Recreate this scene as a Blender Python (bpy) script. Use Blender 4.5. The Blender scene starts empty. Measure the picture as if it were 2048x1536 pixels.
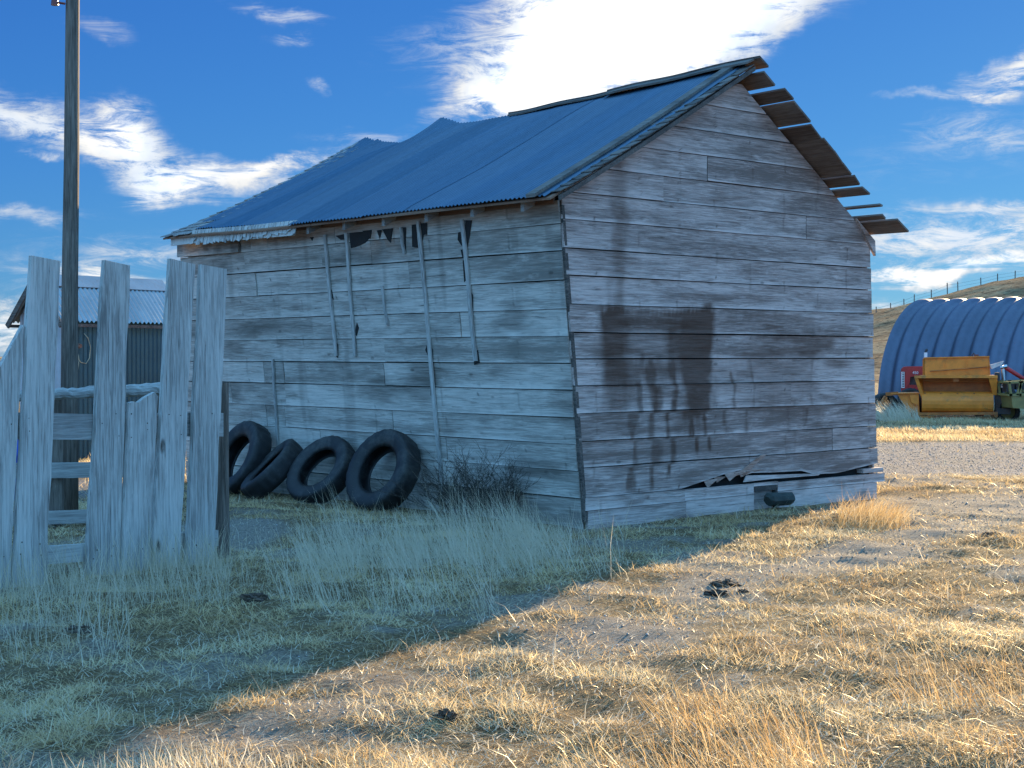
import bpy, math, random
import numpy as np
from mathutils import Vector, Matrix, Quaternion
random.seed(7); rng = np.random.default_rng(7)
sc = bpy.context.scene
COL = sc.collection
R = math.radians
# ---------------------------------------------------------------- camera
CAMZ = 1.65; F = 3080.0; HY = 711.0
cam_d = bpy.data.cameras.new('camera'); cam = bpy.data.objects.new('camera', cam_d); COL.objects.link(cam)
cam.location = (0, 0, CAMZ); cam.rotation_euler = (R(90), 0, 0)
cam_d.sensor_width = 36; cam_d.lens = 36 * F / 2048; cam_d.shift_y = -(768 - HY) / 2048
cam_d.clip_end = 3000; cam_d.clip_start = 0.1
sc.camera = cam
# ---------------------------------------------------------------- light
SUN_AZ = 26.5; SUN_EL = 13.0
SKY_STRENGTH = 0.10; SUN_STRENGTH = 5.0; EXPOSURE = 1.4
sc.view_settings.view_transform = 'Standard'; sc.view_settings.look = 'None'
sc.view_settings.exposure = EXPOSURE; sc.view_settings.gamma = 1
sd = Vector((math.sin(R(SUN_AZ)) * math.cos(R(SUN_EL)), math.cos(R(SUN_AZ)) * math.cos(R(SUN_EL)), math.sin(R(SUN_EL))))
sun_d = bpy.data.lights.new('sun', 'SUN'); sun_d.energy = SUN_STRENGTH; sun_d.angle = R(0.5); sun_d.color = (1.0, 0.75, 0.43)
sun = bpy.data.objects.new('sun', sun_d); COL.objects.link(sun)
sun.rotation_euler = sd.to_track_quat('Z', 'Y').to_euler()
# ---------------------------------------------------------------- node helper
class NT:
    def __init__(s, tree): s.t = tree; s.n = tree.nodes; s.l = tree.links
    def node(s, typ, **kw):
        n = s.n.new(typ)
        for k, v in kw.items(): setattr(n, k, v)
        return n
    def set(s, sock, v):
        if isinstance(v, bpy.types.NodeSocket): s.l.new(v, sock)
        elif v is not None: sock.default_value = v
    def math(s, op, a, b=None, c=None, clamp=False):
        n = s.node('ShaderNodeMath', operation=op, use_clamp=clamp)
        s.set(n.inputs[0], a)
        if b is not None: s.set(n.inputs[1], b)
        if c is not None: s.set(n.inputs[2], c)
        return n.outputs[0]
    def mix(s, f, a, b, typ='MIX'):
        n = s.node('ShaderNodeMix', data_type='RGBA', blend_type=typ)
        s.set(n.inputs[0], f); s.set(n.inputs[6], a); s.set(n.inputs[7], b)
        return n.outputs[2]
    def ss(s, v, a, b, lo=0., hi=1.):
        n = s.node('ShaderNodeMapRange', interpolation_type='SMOOTHSTEP')
        s.set(n.inputs[0], v); n.inputs[1].default_value = a; n.inputs[2].default_value = b
        n.inputs[3].default_value = lo; n.inputs[4].default_value = hi
        return n.outputs[0]
    def noise(s, vec, scale, detail=4, rough=.55, dist=0.):
        n = s.node('ShaderNodeTexNoise'); s.set(n.inputs['Vector'], vec)
        n.inputs['Scale'].default_value = scale; n.inputs['Detail'].default_value = detail
        n.inputs['Roughness'].default_value = rough; n.inputs['Distortion'].default_value = dist
        return n.outputs['Fac']
    def mapping(s, vec, loc=(0, 0, 0), rot=(0, 0, 0), scale=(1, 1, 1), typ='POINT'):
        n = s.node('ShaderNodeMapping', vector_type=typ); s.set(n.inputs[0], vec)
        n.inputs[1].default_value = loc; n.inputs[2].default_value = rot; n.inputs[3].default_value = scale
        return n.outputs[0]
    def attr(s, name, out='Fac'):
        return s.node('ShaderNodeAttribute', attribute_name=name).outputs[out]
# ---------------------------------------------------------------- sky (world)
def C4(c): return (c[0], c[1], c[2], 1.)
world = bpy.data.worlds.new('World'); sc.world = world; world.use_nodes = True
w = NT(world.node_tree); w.n.clear()
sky = w.node('ShaderNodeTexSky', sky_type='NISHITA'); sky.sun_disc = False
sky.sun_elevation = R(SUN_EL); sky.sun_rotation = R(SUN_AZ); sky.air_density = 1.0; sky.dust_density = 0.15; sky.ozone_density = 2.2; sky.altitude = 1500
# the clear dry air of the photograph: deep saturated blue, per channel response of the sky
ssep = w.node('ShaderNodeSeparateColor'); w.l.new(sky.outputs[0], ssep.inputs[0])
scmb = w.node('ShaderNodeCombineColor')
for ch, (k_, e_) in enumerate([(.078, 1.0), (.255, .85), (.98, .5)]):
    w.l.new(w.math('MULTIPLY', w.math('POWER', ssep.outputs[ch], e_), k_), scmb.inputs[ch])
SKYC = scmb.outputs[0]
geo = w.node('ShaderNodeTexCoord').outputs['Generated']
sep = w.node('ShaderNodeSeparateXYZ'); w.l.new(geo, sep.inputs[0])
az = w.math('ARCTAN2', sep.outputs[0], sep.outputs[1])
el = w.math('ARCSINE', sep.outputs[2])
cmb = w.node('ShaderNodeCombineXYZ'); w.l.new(az, cmb.inputs[0]); w.l.new(el, cmb.inputs[1])
AE = cmb.outputs[0]
# warp the direction so that cloud edges are ragged
wn = w.node('ShaderNodeTexNoise'); w.l.new(AE, wn.inputs['Vector']); wn.inputs['Scale'].default_value = 14; wn.inputs['Detail'].default_value = 5; wn.inputs['Roughness'].default_value = .6
wv = w.node('ShaderNodeVectorMath', operation='MULTIPLY_ADD'); w.l.new(wn.outputs['Color'], wv.inputs[0]); wv.inputs[1].default_value = (.06, .045, 0); wv.inputs[2].default_value = (-.03, -.0225, 0)
wa = w.node('ShaderNodeVectorMath', operation='ADD'); w.l.new(AE, wa.inputs[0]); w.l.new(wv.outputs[0], wa.inputs[1])
AEW = wa.outputs[0]
def ae(px, py):
    v = Vector(((px - 1024) / F, 1, (HY - py) / F)).normalized()
    return math.atan2(v.x, v.y), math.asin(v.z)
# (px, py, half length, half width, angle deg (up to the right), strength)
clouds = [(1290, 30, 330, 120, 24, 1.5), (1120, 140, 230, 75, 20, 1.1), (1380, -90, 400, 130, 15, 1.5), (1000, 205, 130, 28, 12, .75), (1440, 90, 150, 50, 20, .8),
          (30, 235, 170, 42, -20, .95), (260, 235, 70, 45, -30, .8), (265, 300, 150, 48, -28, 1.0), (430, 365, 180, 34, 3, .95), (600, 330, 110, 20, 16, .7),
          (560, 8, 110, 18, -4, .62), (575, 60, 50, 14, 0, .5), (632, 172, 25, 16, 0, .5), (195, 60, 70, 18, -20, .42), (75, 320, 40, 8, 0, .5),
          (2010, 140, 110, 30, 12, .9), (1880, 188, 120, 10, 6, .45), (2000, 240, 160, 40, 5, .4), (1900, 548, 240, 14, 4, .95), (1840, 480, 150, 45, 4, .5),
          (2040, 480, 120, 60, 0, .4), (1990, 415, 120, 12, 8, .5),
          (1900, 500, 300, 70, 4, .42), (1860, 320, 260, 60, 8, .2), (1770, 610, 60, 16, 0, .85), (250, 575, 170, 36, -10, 1.1), (10, 640, 90, 50, 0, 1.0), (20, 425, 130, 14, -2, .4), (330, 500, 160, 34, 4, .42), (730, 265, 130, 20, 6, .4), (880, 90, 160, 60, 22, .25),
          (800, 420, 300, 60, 5, .4)]
total = None
for (px, py, a, b, ang, st) in clouds:
    ca = ae(px, py)
    m = w.mapping(AEW, (ca[0], ca[1], 0), (0, 0, R(ang)), (a / F * 1.25, b / F * 1.45, 1), 'TEXTURE')
    ln = w.node('ShaderNodeVectorMath', operation='LENGTH'); w.l.new(m, ln.inputs[0])
    v = w.ss(ln.outputs['Value'], 1.25, 0.0, 0., st)
    total = v if total is None else w.math('ADD', total, v)
streak = w.noise(w.mapping(AE, rot=(0, 0, R(-12)), scale=(1, 4.2, 1)), 20, 9, .72, .6)
wide = w.noise(w.mapping(geo, scale=(1, 1, 3.0)), 2.6, 6, .6, .3)
gen = w.math('MULTIPLY', w.ss(wide, .5, .75), .22)
tot = w.math('ADD', total, gen)
msk = w.math('MULTIPLY', tot, w.ss(streak, .30, .68, .10, 1.5))
msk = w.ss(msk, .06, 1.15)
msk = w.math('MAXIMUM', msk, w.ss(total, 1.0, 1.7))
body = w.noise(AE, 16, 5, .6)
glow = w.ss(total, .5, 1.8, 3.5, 5.4)
cl = w.node('ShaderNodeMix', data_type='RGBA'); w.set(cl.inputs[0], w.ss(body, .35, .65)); cl.inputs[6].default_value = (.74, .82, .93, 1); cl.inputs[7].default_value = (1, .99, .96, 1)
vm = w.node('ShaderNodeVectorMath', operation='SCALE'); w.l.new(cl.outputs[2], vm.inputs[0]); w.l.new(glow, vm.inputs['Scale'])
fin = w.mix(msk, SKYC, vm.outputs[0])
# added blue fill, unseen overhead and behind the camera, brightens the shade
sky_fill = w.math('MAXIMUM', w.ss(el, R(24), R(50)), w.ss(sep.outputs[1], .35, -.25))
sky_fill = w.math('MULTIPLY', sky_fill, w.ss(wide, .25, .6, .55, 1.))
fin = w.mix(sky_fill, fin, (1.4, 3.9, 7.4, 1))
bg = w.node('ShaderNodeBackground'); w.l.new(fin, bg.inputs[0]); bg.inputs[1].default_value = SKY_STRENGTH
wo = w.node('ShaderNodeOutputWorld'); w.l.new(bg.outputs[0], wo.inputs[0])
# ---------------------------------------------------------------- object helpers
def tag(o, label=None, cat=None, group=None, kind=None):
    if label: o['label'] = label
    if cat: o['category'] = cat
    if group: o['group'] = group
    if kind: o['kind'] = kind
    return o
def empty(name, loc=(0, 0, 0), rz=0):
    o = bpy.data.objects.new(name, None); COL.objects.link(o); o.location = loc; o.rotation_euler = (0, 0, rz); o.empty_display_size = .2
    return o
class MB:
    def __init__(s): s.v = []; s.f = []; s.at = {}
    def add(s, vs, fs, **at):
        o = len(s.v); s.v += [tuple(v) for v in vs]; s.f += [tuple(i + o for i in f) for f in fs]
        for k in set(list(at.keys()) + list(s.at.keys())):
            a = s.at.setdefault(k, [])
            a += [0.] * (o - len(a))
            val = at.get(k, 0.)
            a += list(val) if hasattr(val, '__len__') else [val] * len(vs)
        return s
    def box(s, c, sz, M=None, jit=0., **at):
        vs = []
        for x in (-.5, .5):
            for y in (-.5, .5):
                for z in (-.5, .5):
                    p = Vector((x * sz[0], y * sz[1], z * sz[2]))
                    if jit: p += Vector([random.uniform(-jit, jit) for _ in range(3)])
                    if M: p = M @ p
                    vs.append(p + Vector(c))
        return s.add(vs, [(0, 1, 3, 2), (4, 6, 7, 5), (0, 4, 5, 1), (2, 3, 7, 6), (0, 2, 6, 4), (1, 5, 7, 3)], **at)
    def beam(s, a, b, w_, h_, up=(0, 0, 1), **at):
        a = Vector(a); b = Vector(b); d = (b - a); L = d.length; d.normalize()
        up = Vector(up); sx = d.cross(up).normalized(); uz = sx.cross(d).normalized()
        M = Matrix((sx, d, uz)).transposed()
        return s.box((a + b) / 2, (w_, L, h_), M, **at)
    def prism(s, poly, ext, **at):
        n = len(poly); e = Vector(ext)
        vs = [Vector(p) for p in poly] + [Vector(p) + e for p in poly]
        return s.add(vs, [tuple(range(n)), tuple(range(2 * n - 1, n - 1, -1))] + [(i, i + n, (i + 1) % n + n, (i + 1) % n) for i in range(n)], **at)
    def tube(s, pts, rad, n=8, cap=True, wob=0., **at):
        pts = [Vector(p) for p in pts]; rad = rad if hasattr(rad, '__len__') else [rad] * len(pts)
        vs = []; fs = []; ref = None
        for i, p in enumerate(pts):
            d = (pts[min(i + 1, len(pts) - 1)] - pts[max(i - 1, 0)]).normalized()
            if ref is None: ref = d.orthogonal().normalized()
            ref = (ref - d * ref.dot(d)).normalized(); q = d.cross(ref)
            for k in range(n):
                t = 2 * math.pi * k / n; r = rad[i] * (1 + random.uniform(-wob, wob))
                vs.append(p + ref * math.cos(t) * r + q * math.sin(t) * r)
        for i in range(len(pts) - 1):
            for k in range(n):
                fs.append((i * n + k, i * n + (k + 1) % n, (i + 1) * n + (k + 1) % n, (i + 1) * n + k))
        if cap: fs += [tuple(range(n - 1, -1, -1)), tuple(range((len(pts) - 1) * n, len(pts) * n))]
        return s.add(vs, fs, **at)
    def lathe(s, prof, n=48, closed=True, fn=None, M=None):   # profile (r, h) about local Z
        vs = []; fs = []; m = len(prof)
        for k in range(n):
            t = 2 * math.pi * k / n
            for j, (r, h) in enumerate(prof):
                rr = fn(r, h, k) if fn else r
                p = Vector((rr * math.cos(t), rr * math.sin(t), h)); vs.append(M @ p if M else p)
        for k in range(n):
            for j in range(m if closed else m - 1):
                a = k * m + j; b = k * m + (j + 1) % m; c = ((k + 1) % n) * m + (j + 1) % m; d = ((k + 1) % n) * m + j
                fs.append((a, d, c, b))
        return s.add(vs, fs)
    def build(s, name, m, parent=None, smooth=False, loc=None):
        me = bpy.data.meshes.new(name); me.from_pydata(s.v, [], s.f)
        for k, a in s.at.items():
            a += [0.] * (len(s.v) - len(a))
            t = me.attributes.new(k, 'FLOAT', 'POINT'); t.data.foreach_set('value', a)
        if m: me.materials.append(m)
        if smooth: me.polygons.foreach_set('use_smooth', [True] * len(me.polygons))
        me.update(); o = bpy.data.objects.new(name, me); COL.objects.link(o)
        if parent: o.parent = parent
        if loc: o.location = loc
        return o
# value noise
def vnoise(x, y, seed=0):
    x = np.asarray(x, float); y = np.asarray(y, float)
    xi = np.floor(x); yi = np.floor(y); fx = x - xi; fy = y - yi
    fx = fx * fx * (3 - 2 * fx); fy = fy * fy * (3 - 2 * fy)
    def h(a, b):
        n = np.sin(a * 127.1 + b * 311.7 + seed * 74.7) * 43758.5453
        return n - np.floor(n)
    return (h(xi, yi) * (1 - fx) + h(xi + 1, yi) * fx) * (1 - fy) + (h(xi, yi + 1) * (1 - fx) + h(xi + 1, yi + 1) * fx) * fy
def fbm(x, y, o=4, seed=0):
    r = 0; a = .5; s = 0
    for i in range(o):
        r = r + a * vnoise(x * 2 ** i, y * 2 ** i, seed + i * 3); s += a; a *= .5
    return r / s
def sstep(x, a, b):
    t = np.clip((np.asarray(x, float) - a) / (b - a), 0, 1); return t * t * (3 - 2 * t)
# ---------------------------------------------------------------- materials
def new_mat(name):
    m = bpy.data.materials.new(name); m.use_nodes = True; t = NT(m.node_tree); t.n.clear()
    out = t.node('ShaderNodeOutputMaterial'); b = t.node('ShaderNodeBsdfPrincipled'); t.l.new(b.outputs[0], out.inputs[0])
    return m, t, b, out
def bump(t, b, h, strength, dist=.01):
    n = t.node('ShaderNodeBump'); n.inputs['Strength'].default_value = strength; n.inputs['Distance'].default_value = dist
    t.l.new(h, n.inputs['Height']); t.l.new(n.outputs[0], b.inputs['Normal'])
def wood(name, axis, lo, hi, fine=1., spot=.5, knot=.075, stainc=(.035, .026, .02)):
    m, t, b, out = new_mat(name)
    co = t.node('ShaderNodeTexCoord').outputs['Object']
    sc_ = [1, 1, 1]; sc_[axis] = .045
    tone = t.attr('tone'); stain = t.attr('stain'); warm = t.attr('warm')
    off = t.node('ShaderNodeCombineXYZ'); t.l.new(t.math('MULTIPLY', tone, 37.), off.inputs[0]); t.l.new(t.math('MULTIPLY', tone, 91.), off.inputs[1]); t.l.new(t.math('MULTIPLY', tone, 53.), off.inputs[2])
    av = t.node('ShaderNodeVectorMath', operation='ADD'); t.l.new(co, av.inputs[0]); t.l.new(off.outputs[0], av.inputs[1])
    g1 = t.noise(t.mapping(av.outputs[0], scale=tuple(sc_)), 52 * fine, 7, .72, .9)
    g2 = t.noise(t.mapping(av.outputs[0], scale=tuple(sc_)), 130 * fine, 3, .6)
    sc2 = [1, 1, 1]; sc2[axis] = .25
    bl = t.noise(t.mapping(av.outputs[0], scale=tuple(sc2)), 3.2, 5, .62, .5)
    f = t.math('ADD', t.math('MULTIPLY', g1, .8), t.math('ADD', t.math('MULTIPLY', g2, .25), t.math('MULTIPLY', bl, .5)))
    f = t.math('ADD', t.ss(f, .5, 1.05), t.math('ADD', t.math('MULTIPLY', tone, .5), t.math('MULTIPLY', t.attr('wear'), .8)))
    c = t.mix(t.ss(f, 0, 1.15), C4(lo), C4(hi))
    crack = t.ss(g1, .38, .30)
    c = t.mix(t.math('MULTIPLY', crack, .7), c, C4([x * .35 for x in lo]))
    kn = t.node('ShaderNodeTexVoronoi'); sc3 = [1, 1, 1]; sc3[axis] = .45; t.l.new(t.mapping(av.outputs[0], scale=tuple(sc3)), kn.inputs['Vector']); kn.inputs['Scale'].default_value = 3.4
    c = t.mix(t.math('MULTIPLY', t.ss(kn.outputs['Distance'], knot, knot * .4), spot), c, (.05, .04, .033, 1))
    pale = t.ss(t.noise(t.mapping(av.outputs[0], scale=tuple(sc2)), 9, 5, .7), .56, .78)
    c = t.mix(t.math('MULTIPLY', pale, .45), c, C4([min(1, x * 1.35) for x in hi]))
    c = t.mix(warm, c, (.34, .13, .05, 1))
    c = t.mix(stain, c, C4(stainc))
    t.l.new(c, b.inputs['Base Color']); b.inputs['Roughness'].default_value = .85
    b.inputs['Specular IOR Level'].default_value = .25
    bump(t, b, t.math('ADD', g1, t.math('MULTIPLY', g2, .5)), .6, .006)
    return m
M = {}
M['wood_x'] = wood('weathered_siding_gable', 0, (.19, .14, .12), (.66, .54, .49), stainc=(.060, .023, .010))
M['wood_y'] = wood('weathered_siding_long', 1, (.25, .225, .195), (.68, .62, .55))
M['wood_z'] = wood('weathered_wood_upright', 2, (.15, .14, .13), (.56, .54, .50), spot=.9, knot=.12)
M['wood_rail'] = wood('weathered_wood_rail', 0, (.2, .19, .18), (.46, .45, .42))
M['wood_dark'] = wood('dark_old_wood', 1, (.06, .05, .045), (.22, .19, .165))
M['wood_trim'] = wood('lichened_trim_wood', 0, (.12, .105, .1), (.40, .37, .34), fine=1.6)
M['pole'] = wood('pole_wood', 2, (.07, .055, .045), (.27, .22, .18), fine=.8)
def simple(name, col, rough=.6, metal=0., nscale=8., var=.3, dirt=None, bmp=0.):
    m, t, b, out = new_mat(name)
    co = t.node('ShaderNodeTexCoord').outputs['Object']
    n = t.noise(co, nscale, 6, .65)
    c = t.mix(t.ss(n, .3, .7), C4([x * (1 - var) for x in col]), C4([min(1, x * (1 + var)) for x in col]))
    if dirt:
        d = t.noise(co, nscale * .45, 7, .75)
        c = t.mix(t.ss(d, .5, .66), c, C4(dirt))
    t.l.new(c, b.inputs['Base Color']); b.inputs['Roughness'].default_value = rough; b.inputs['Metallic'].default_value = metal
    if bmp: bump(t, b, t.noise(co, nscale * 5, 4), bmp, .005)
    return m
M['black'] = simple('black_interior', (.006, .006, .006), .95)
M['tar'] = simple('black_tar_paper', (.012, .012, .012), .8, bmp=.5)
M['rubber'] = simple('old_tyre_rubber', (.012, .012, .013), .62, nscale=6, var=.35, dirt=(.05, .047, .042), bmp=.3)
M['yellow'] = simple('faded_yellow_paint', (.78, .23, .022), .55, nscale=2.5, var=.18, dirt=(.30, .14, .04))
M['yellow_dark'] = simple('dirty_yellow_paint', (.42, .125, .02), .6, nscale=3, var=.3, dirt=(.12, .07, .03))
M['red'] = simple('faded_red_paint', (.42, .025, .025), .4, nscale=2.5, var=.2, dirt=(.18, .03, .02))
M['white'] = simple('white_paint', (.75, .75, .74), .5, var=.08)
M['steel'] = simple('bright_worn_steel', (.5, .5, .5), .35, 1., var=.2)
M['iron'] = simple('dark_greasy_iron', (.05, .045, .045), .5, .4, var=.3, dirt=(.1, .05, .03))
M['olive'] = simple('olive_green_paint', (.26, .19, .06), .55, nscale=3, var=.2, dirt=(.12, .12, .05))
M['dung'] = simple('dried_dung', (.075, .05, .034), .95, nscale=30, var=.5, bmp=1.)
M['twig'] = simple('dry_dark_twig', (.06, .045, .035), .9, nscale=20)
M['cable'] = simple('pale_yellow_cable', (.42, .42, .3), .6)
M['bluep'] = simple('blue_plastic', (.01, .06, .4), .4, var=.1)
M['stone'] = simple('grey_stone', (.035, .045, .04), .85, nscale=12, bmp=.8)
def metal_sheet(name, col, rough, rust, nscale=1.3, axis=(1, 1, 1), metal=.85):
    m, t, b, out = new_mat(name)
    co = t.mapping(t.node('ShaderNodeTexCoord').outputs['Object'], scale=axis)
    n = t.noise(co, nscale, 6, .65); n2 = t.noise(co, nscale * 18, 5, .7)
    c = t.mix(t.ss(n, .3, .7), C4([x * .72 for x in col]), C4(col))
    c = t.mix(t.math('MULTIPLY', t.ss(n2, .55, .72), rust), c, (.12, .07, .045, 1))
    c = t.mix(t.ss(t.attr('tone'), -1, 1, 0, .35), c, (.16, .2, .24, 1))
    t.l.new(c, b.inputs['Base Color']); b.inputs['Metallic'].default_value = metal
    t.l.new(t.ss(n2, .2, .8, rough - .08, rough + .15), b.inputs['Roughness'])
    bump(t, b, n2, .25, .004)
    return m
M['roof'] = metal_sheet('dull_galvanised_roof', (.028, .105, .19), .42, .05, 2.5, (.12, 2., .3), .8)
M['shedmetal'] = metal_sheet('shed_corrugated_iron', (.05, .15, .19), .5, .1)
M['shedroof'] = metal_sheet('shed_roof_iron', (.40, .42, .42), .38, .25)
M['shedwhite'] = metal_sheet('pale_shed_iron', (.62, .62, .64), .6, .05, metal=.3)
M['quonset'] = metal_sheet('quonset_galvanised', (.12, .125, .175), .45, .04, .5, metal=.75)
# grass
def grass_mat(name, c1, c2, c3, trans=.5):
    m = bpy.data.materials.new(name); m.use_nodes = True; t = NT(m.node_tree); t.n.clear()
    out = t.node('ShaderNodeOutputMaterial')
    a = t.attr('tone'); 
    c = t.mix(t.ss(a, 0, .5), C4(c1), C4(c2)); c = t.mix(t.ss(a, .5, 1.), c, C4(c3))
    d = t.node('ShaderNodeBsdfDiffuse'); t.l.new(c, d.inputs[0])
    tr = t.node('ShaderNodeBsdfTranslucent'); t.l.new(c, tr.inputs[0])
    g = t.node('ShaderNodeBsdfGlossy'); g.inputs['Roughness'].default_value = .35; g.inputs[0].default_value = (1, .95, .85, 1)
    s1 = t.node('ShaderNodeMixShader'); s1.inputs[0].default_value = trans; t.l.new(d.outputs[0], s1.inputs[1]); t.l.new(tr.outputs[0], s1.inputs[2])
    s2 = t.node('ShaderNodeMixShader'); s2.inputs[0].default_value = .06; t.l.new(s1.outputs[0], s2.inputs[1]); t.l.new(g.outputs[0], s2.inputs[2])
    t.l.new(s2.outputs[0], out.inputs[0]); return m
M['turf'] = grass_mat('dry_turf', (.31, .205, .10), (.74, .54, .27), (.88, .76, .48))
M['tall'] = grass_mat('pale_dry_stalks', (.42, .36, .24), (.64, .55, .38), (.78, .70, .54))
M['amber'] = grass_mat('amber_dry_grass', (.46, .26, .09), (.62, .42, .18), (.78, .62, .36))
# ---------------------------------------------------------------- ground
path_pts = [(4.6, 15.2), (3.0, 12.9), (1.6, 11.3), (.7, 9.6), (0., 8.4), (-1.0, 7.1), (-1.8, 5.2)]
def seg_dist(x, y, pts):
    d = np.full(np.shape(x), 1e9)
    for (a, b) in zip(pts[:-1], pts[1:]):
        ax, ay = a; bx, by = b; vx, vy = bx - ax, by - ay
        t = np.clip(((x - ax) * vx + (y - ay) * vy) / (vx * vx + vy * vy), 0, 1)
        d = np.minimum(d, np.hypot(x - ax - t * vx, y - ay - t * vy))
    return d
def dirtmask(x, y):
    d = seg_dist(x, y, path_pts)
    a = (1 - sstep(d + (fbm(x * 1.1, y * 1.1, 4, 5) - .5) * 1.4, .05, .65)) * .85
    a = np.maximum(a, sstep(fbm(x * 1.3, y * 1.3, 5, 9), .55, .66) * .7 * (np.abs(x) < 9) * (y < 24) * (y > 4))
    a = np.maximum(a, (1 - sstep(np.hypot((x + 2.75) / .75, (y - 14.2) / 1.5), .7, 1.15)) * .95)   # bare patch before the tyres
    a = np.maximum(a, (1 - sstep(np.hypot((x - 5.6) / 2.4, (y - 17.0) / 2.2) + (fbm(x * 1.5, y * 1.5, 3, 2) - .5) * .8, .6, 1.1)) * .9)
    return a
def roadmask(x, y):
    near = 21.2 + (fbm(x * .6, y * .6 * 0, 3, 3) - .5) * 1.8 + .1 * np.clip(x - 6, -4, 30) * -1
    far = 29.3 + (fbm(x * .5 + 9, y * 0, 3, 4) - .5) * .9
    a = sstep(y, near - .25, near + .5) * (1 - sstep(y, far - .2, far + .25))
    leftyard = (1 - sstep(np.hypot((x + 8) / 4.0, (y - 19) / 2.2), .8, 1.2))
    return np.maximum(a * sstep(x, -3, -1), leftyard)
def gz(x, y):
    x = np.asarray(x, float); y = np.asarray(y, float)
    near = np.exp(-((x / 16) ** 2 + ((y - 12) / 20) ** 2))
    h = (fbm(x * .45, y * .45, 3, 1) - .5) * .10 + (fbm(x * 2.4, y * 2.4, 4, 2) - .5) * .12
    inside = 1 - .8 * roadmask(x, y)
    sx, sy = x - .63, y - 15.2
    lx = sx * .738 + sy * .675; ly = -sx * .675 + sy * .738
    dbox = np.maximum(np.maximum(-lx, lx - 5.1), np.maximum(-ly, ly - 7.6))
    return h * near * inside * (.3 + .7 * sstep(dbox, 0, 1.2)) - .07 * np.exp(-(np.maximum(dbox, 0) / 1.3) ** 2) * (np.abs(x) < 8)
def spaced(lo, dense_lo, dense_hi, hi, step, n):
    a = np.arange(dense_lo, dense_hi, step)
    l = dense_lo - (np.geomspace(1, 1 + (dense_lo - lo), n) - 1)[1:][::-1]
    h = dense_hi + (np.geomspace(1, 1 + (hi - dense_hi), n) - 1)
    return np.concatenate([l, a, h])
gx = spaced(-900, -8, 9, 900, .07, 45); gy = spaced(-300, 4.5, 24, 1500, .07, 60)
GX, GY = np.meshgrid(gx, gy); GZ = gz(GX, GY)
def grid_obj(name, X, Y, Z, mat, attrs):
    ny, nx = X.shape
    me = bpy.data.meshes.new(name); n = nx * ny
    me.vertices.add(n); me.vertices.foreach_set('co', np.stack([X, Y, Z], -1).ravel().astype(np.float32))
    i = np.arange(ny - 1)[:, None] * nx + np.arange(nx - 1)[None]; q = np.stack([i, i + 1, i + 1 + nx, i + nx], -1).reshape(-1, 4)
    me.loops.add(q.size); me.loops.foreach_set('vertex_index', q.ravel().astype(np.int32))
    me.polygons.add(len(q)); me.polygons.foreach_set('loop_start', (np.arange(len(q)) * 4).astype(np.int32))
    for k, a in attrs.items():
        t = me.attributes.new(k, 'FLOAT', 'POINT'); t.data.foreach_set('value', a.ravel().astype(np.float32))
    me.update(calc_edges=True); me.validate(); me.polygons.foreach_set('use_smooth', [True] * len(q))
    me.materials.append(mat); o = bpy.data.objects.new(name, me); COL.objects.link(o); return o
def ground_mat():
    m, t, b, out = new_mat('dry_ground')
    co = t.node('ShaderNodeTexCoord').outputs['Object']
    dirt = t.attr('dirt'); road = t.attr('road')
    n1 = t.noise(co, 1.7, 6, .65); n2 = t.noise(co, 38, 5, .7); n3 = t.noise(t.mapping(co, scale=(1, 1, 1)), 160, 3, .6)
    straw = t.mix(t.ss(n2, .35, .65), (.09, .06, .035, 1), (.28, .19, .09, 1))
    straw = t.mix(t.ss(n1, .5, .75), straw, (.20, .115, .05, 1))
    soil = t.mix(t.ss(n2, .3, .7), (.14, .12, .10, 1), (.38, .33, .27, 1))
    soil = t.mix(t.math('MULTIPLY', t.ss(n3, .5, .75), .5), soil, (.42, .36, .28, 1))
    vo = t.node('ShaderNodeTexVoronoi'); t.l.new(co, vo.inputs['Vector']); vo.inputs['Scale'].default_value = 26
    sepc = t.node('ShaderNodeSeparateColor'); t.l.new(vo.outputs['Color'], sepc.inputs[0])
    grav = t.mix(sepc.outputs[0], (.08, .072, .07, 1), (.27, .25, .24, 1))
    grav = t.mix(t.ss(t.noise(co, .9, 5), .4, .65), grav, (.17, .15, .13, 1))
    far = t.node('ShaderNodeTexCoord').outputs['Object']
    c = t.mix(dirt, straw, soil); c = t.mix(road, c, grav)
    t.l.new(c, b.inputs['Base Color']); b.inputs['Roughness'].default_value = .95; b.inputs['Specular IOR Level'].default_value = .15
    h = t.math('ADD', n2, t.math('MULTIPLY', n3, .4))
    h = t.math('ADD', t.math('MULTIPLY', h, t.math('SUBTRACT', 1.3, road)), t.math('MULTIPLY', t.math('MULTIPLY', vo.outputs['Distance'], -1.2), road))
    bump(t, b, h, .9, .03)
    return m
M['ground'] = ground_mat()
tag(grid_obj('ground', GX, GY, GZ, M['ground'], {'dirt': dirtmask(GX, GY), 'road': roadmask(GX, GY)}), kind='structure')
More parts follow.
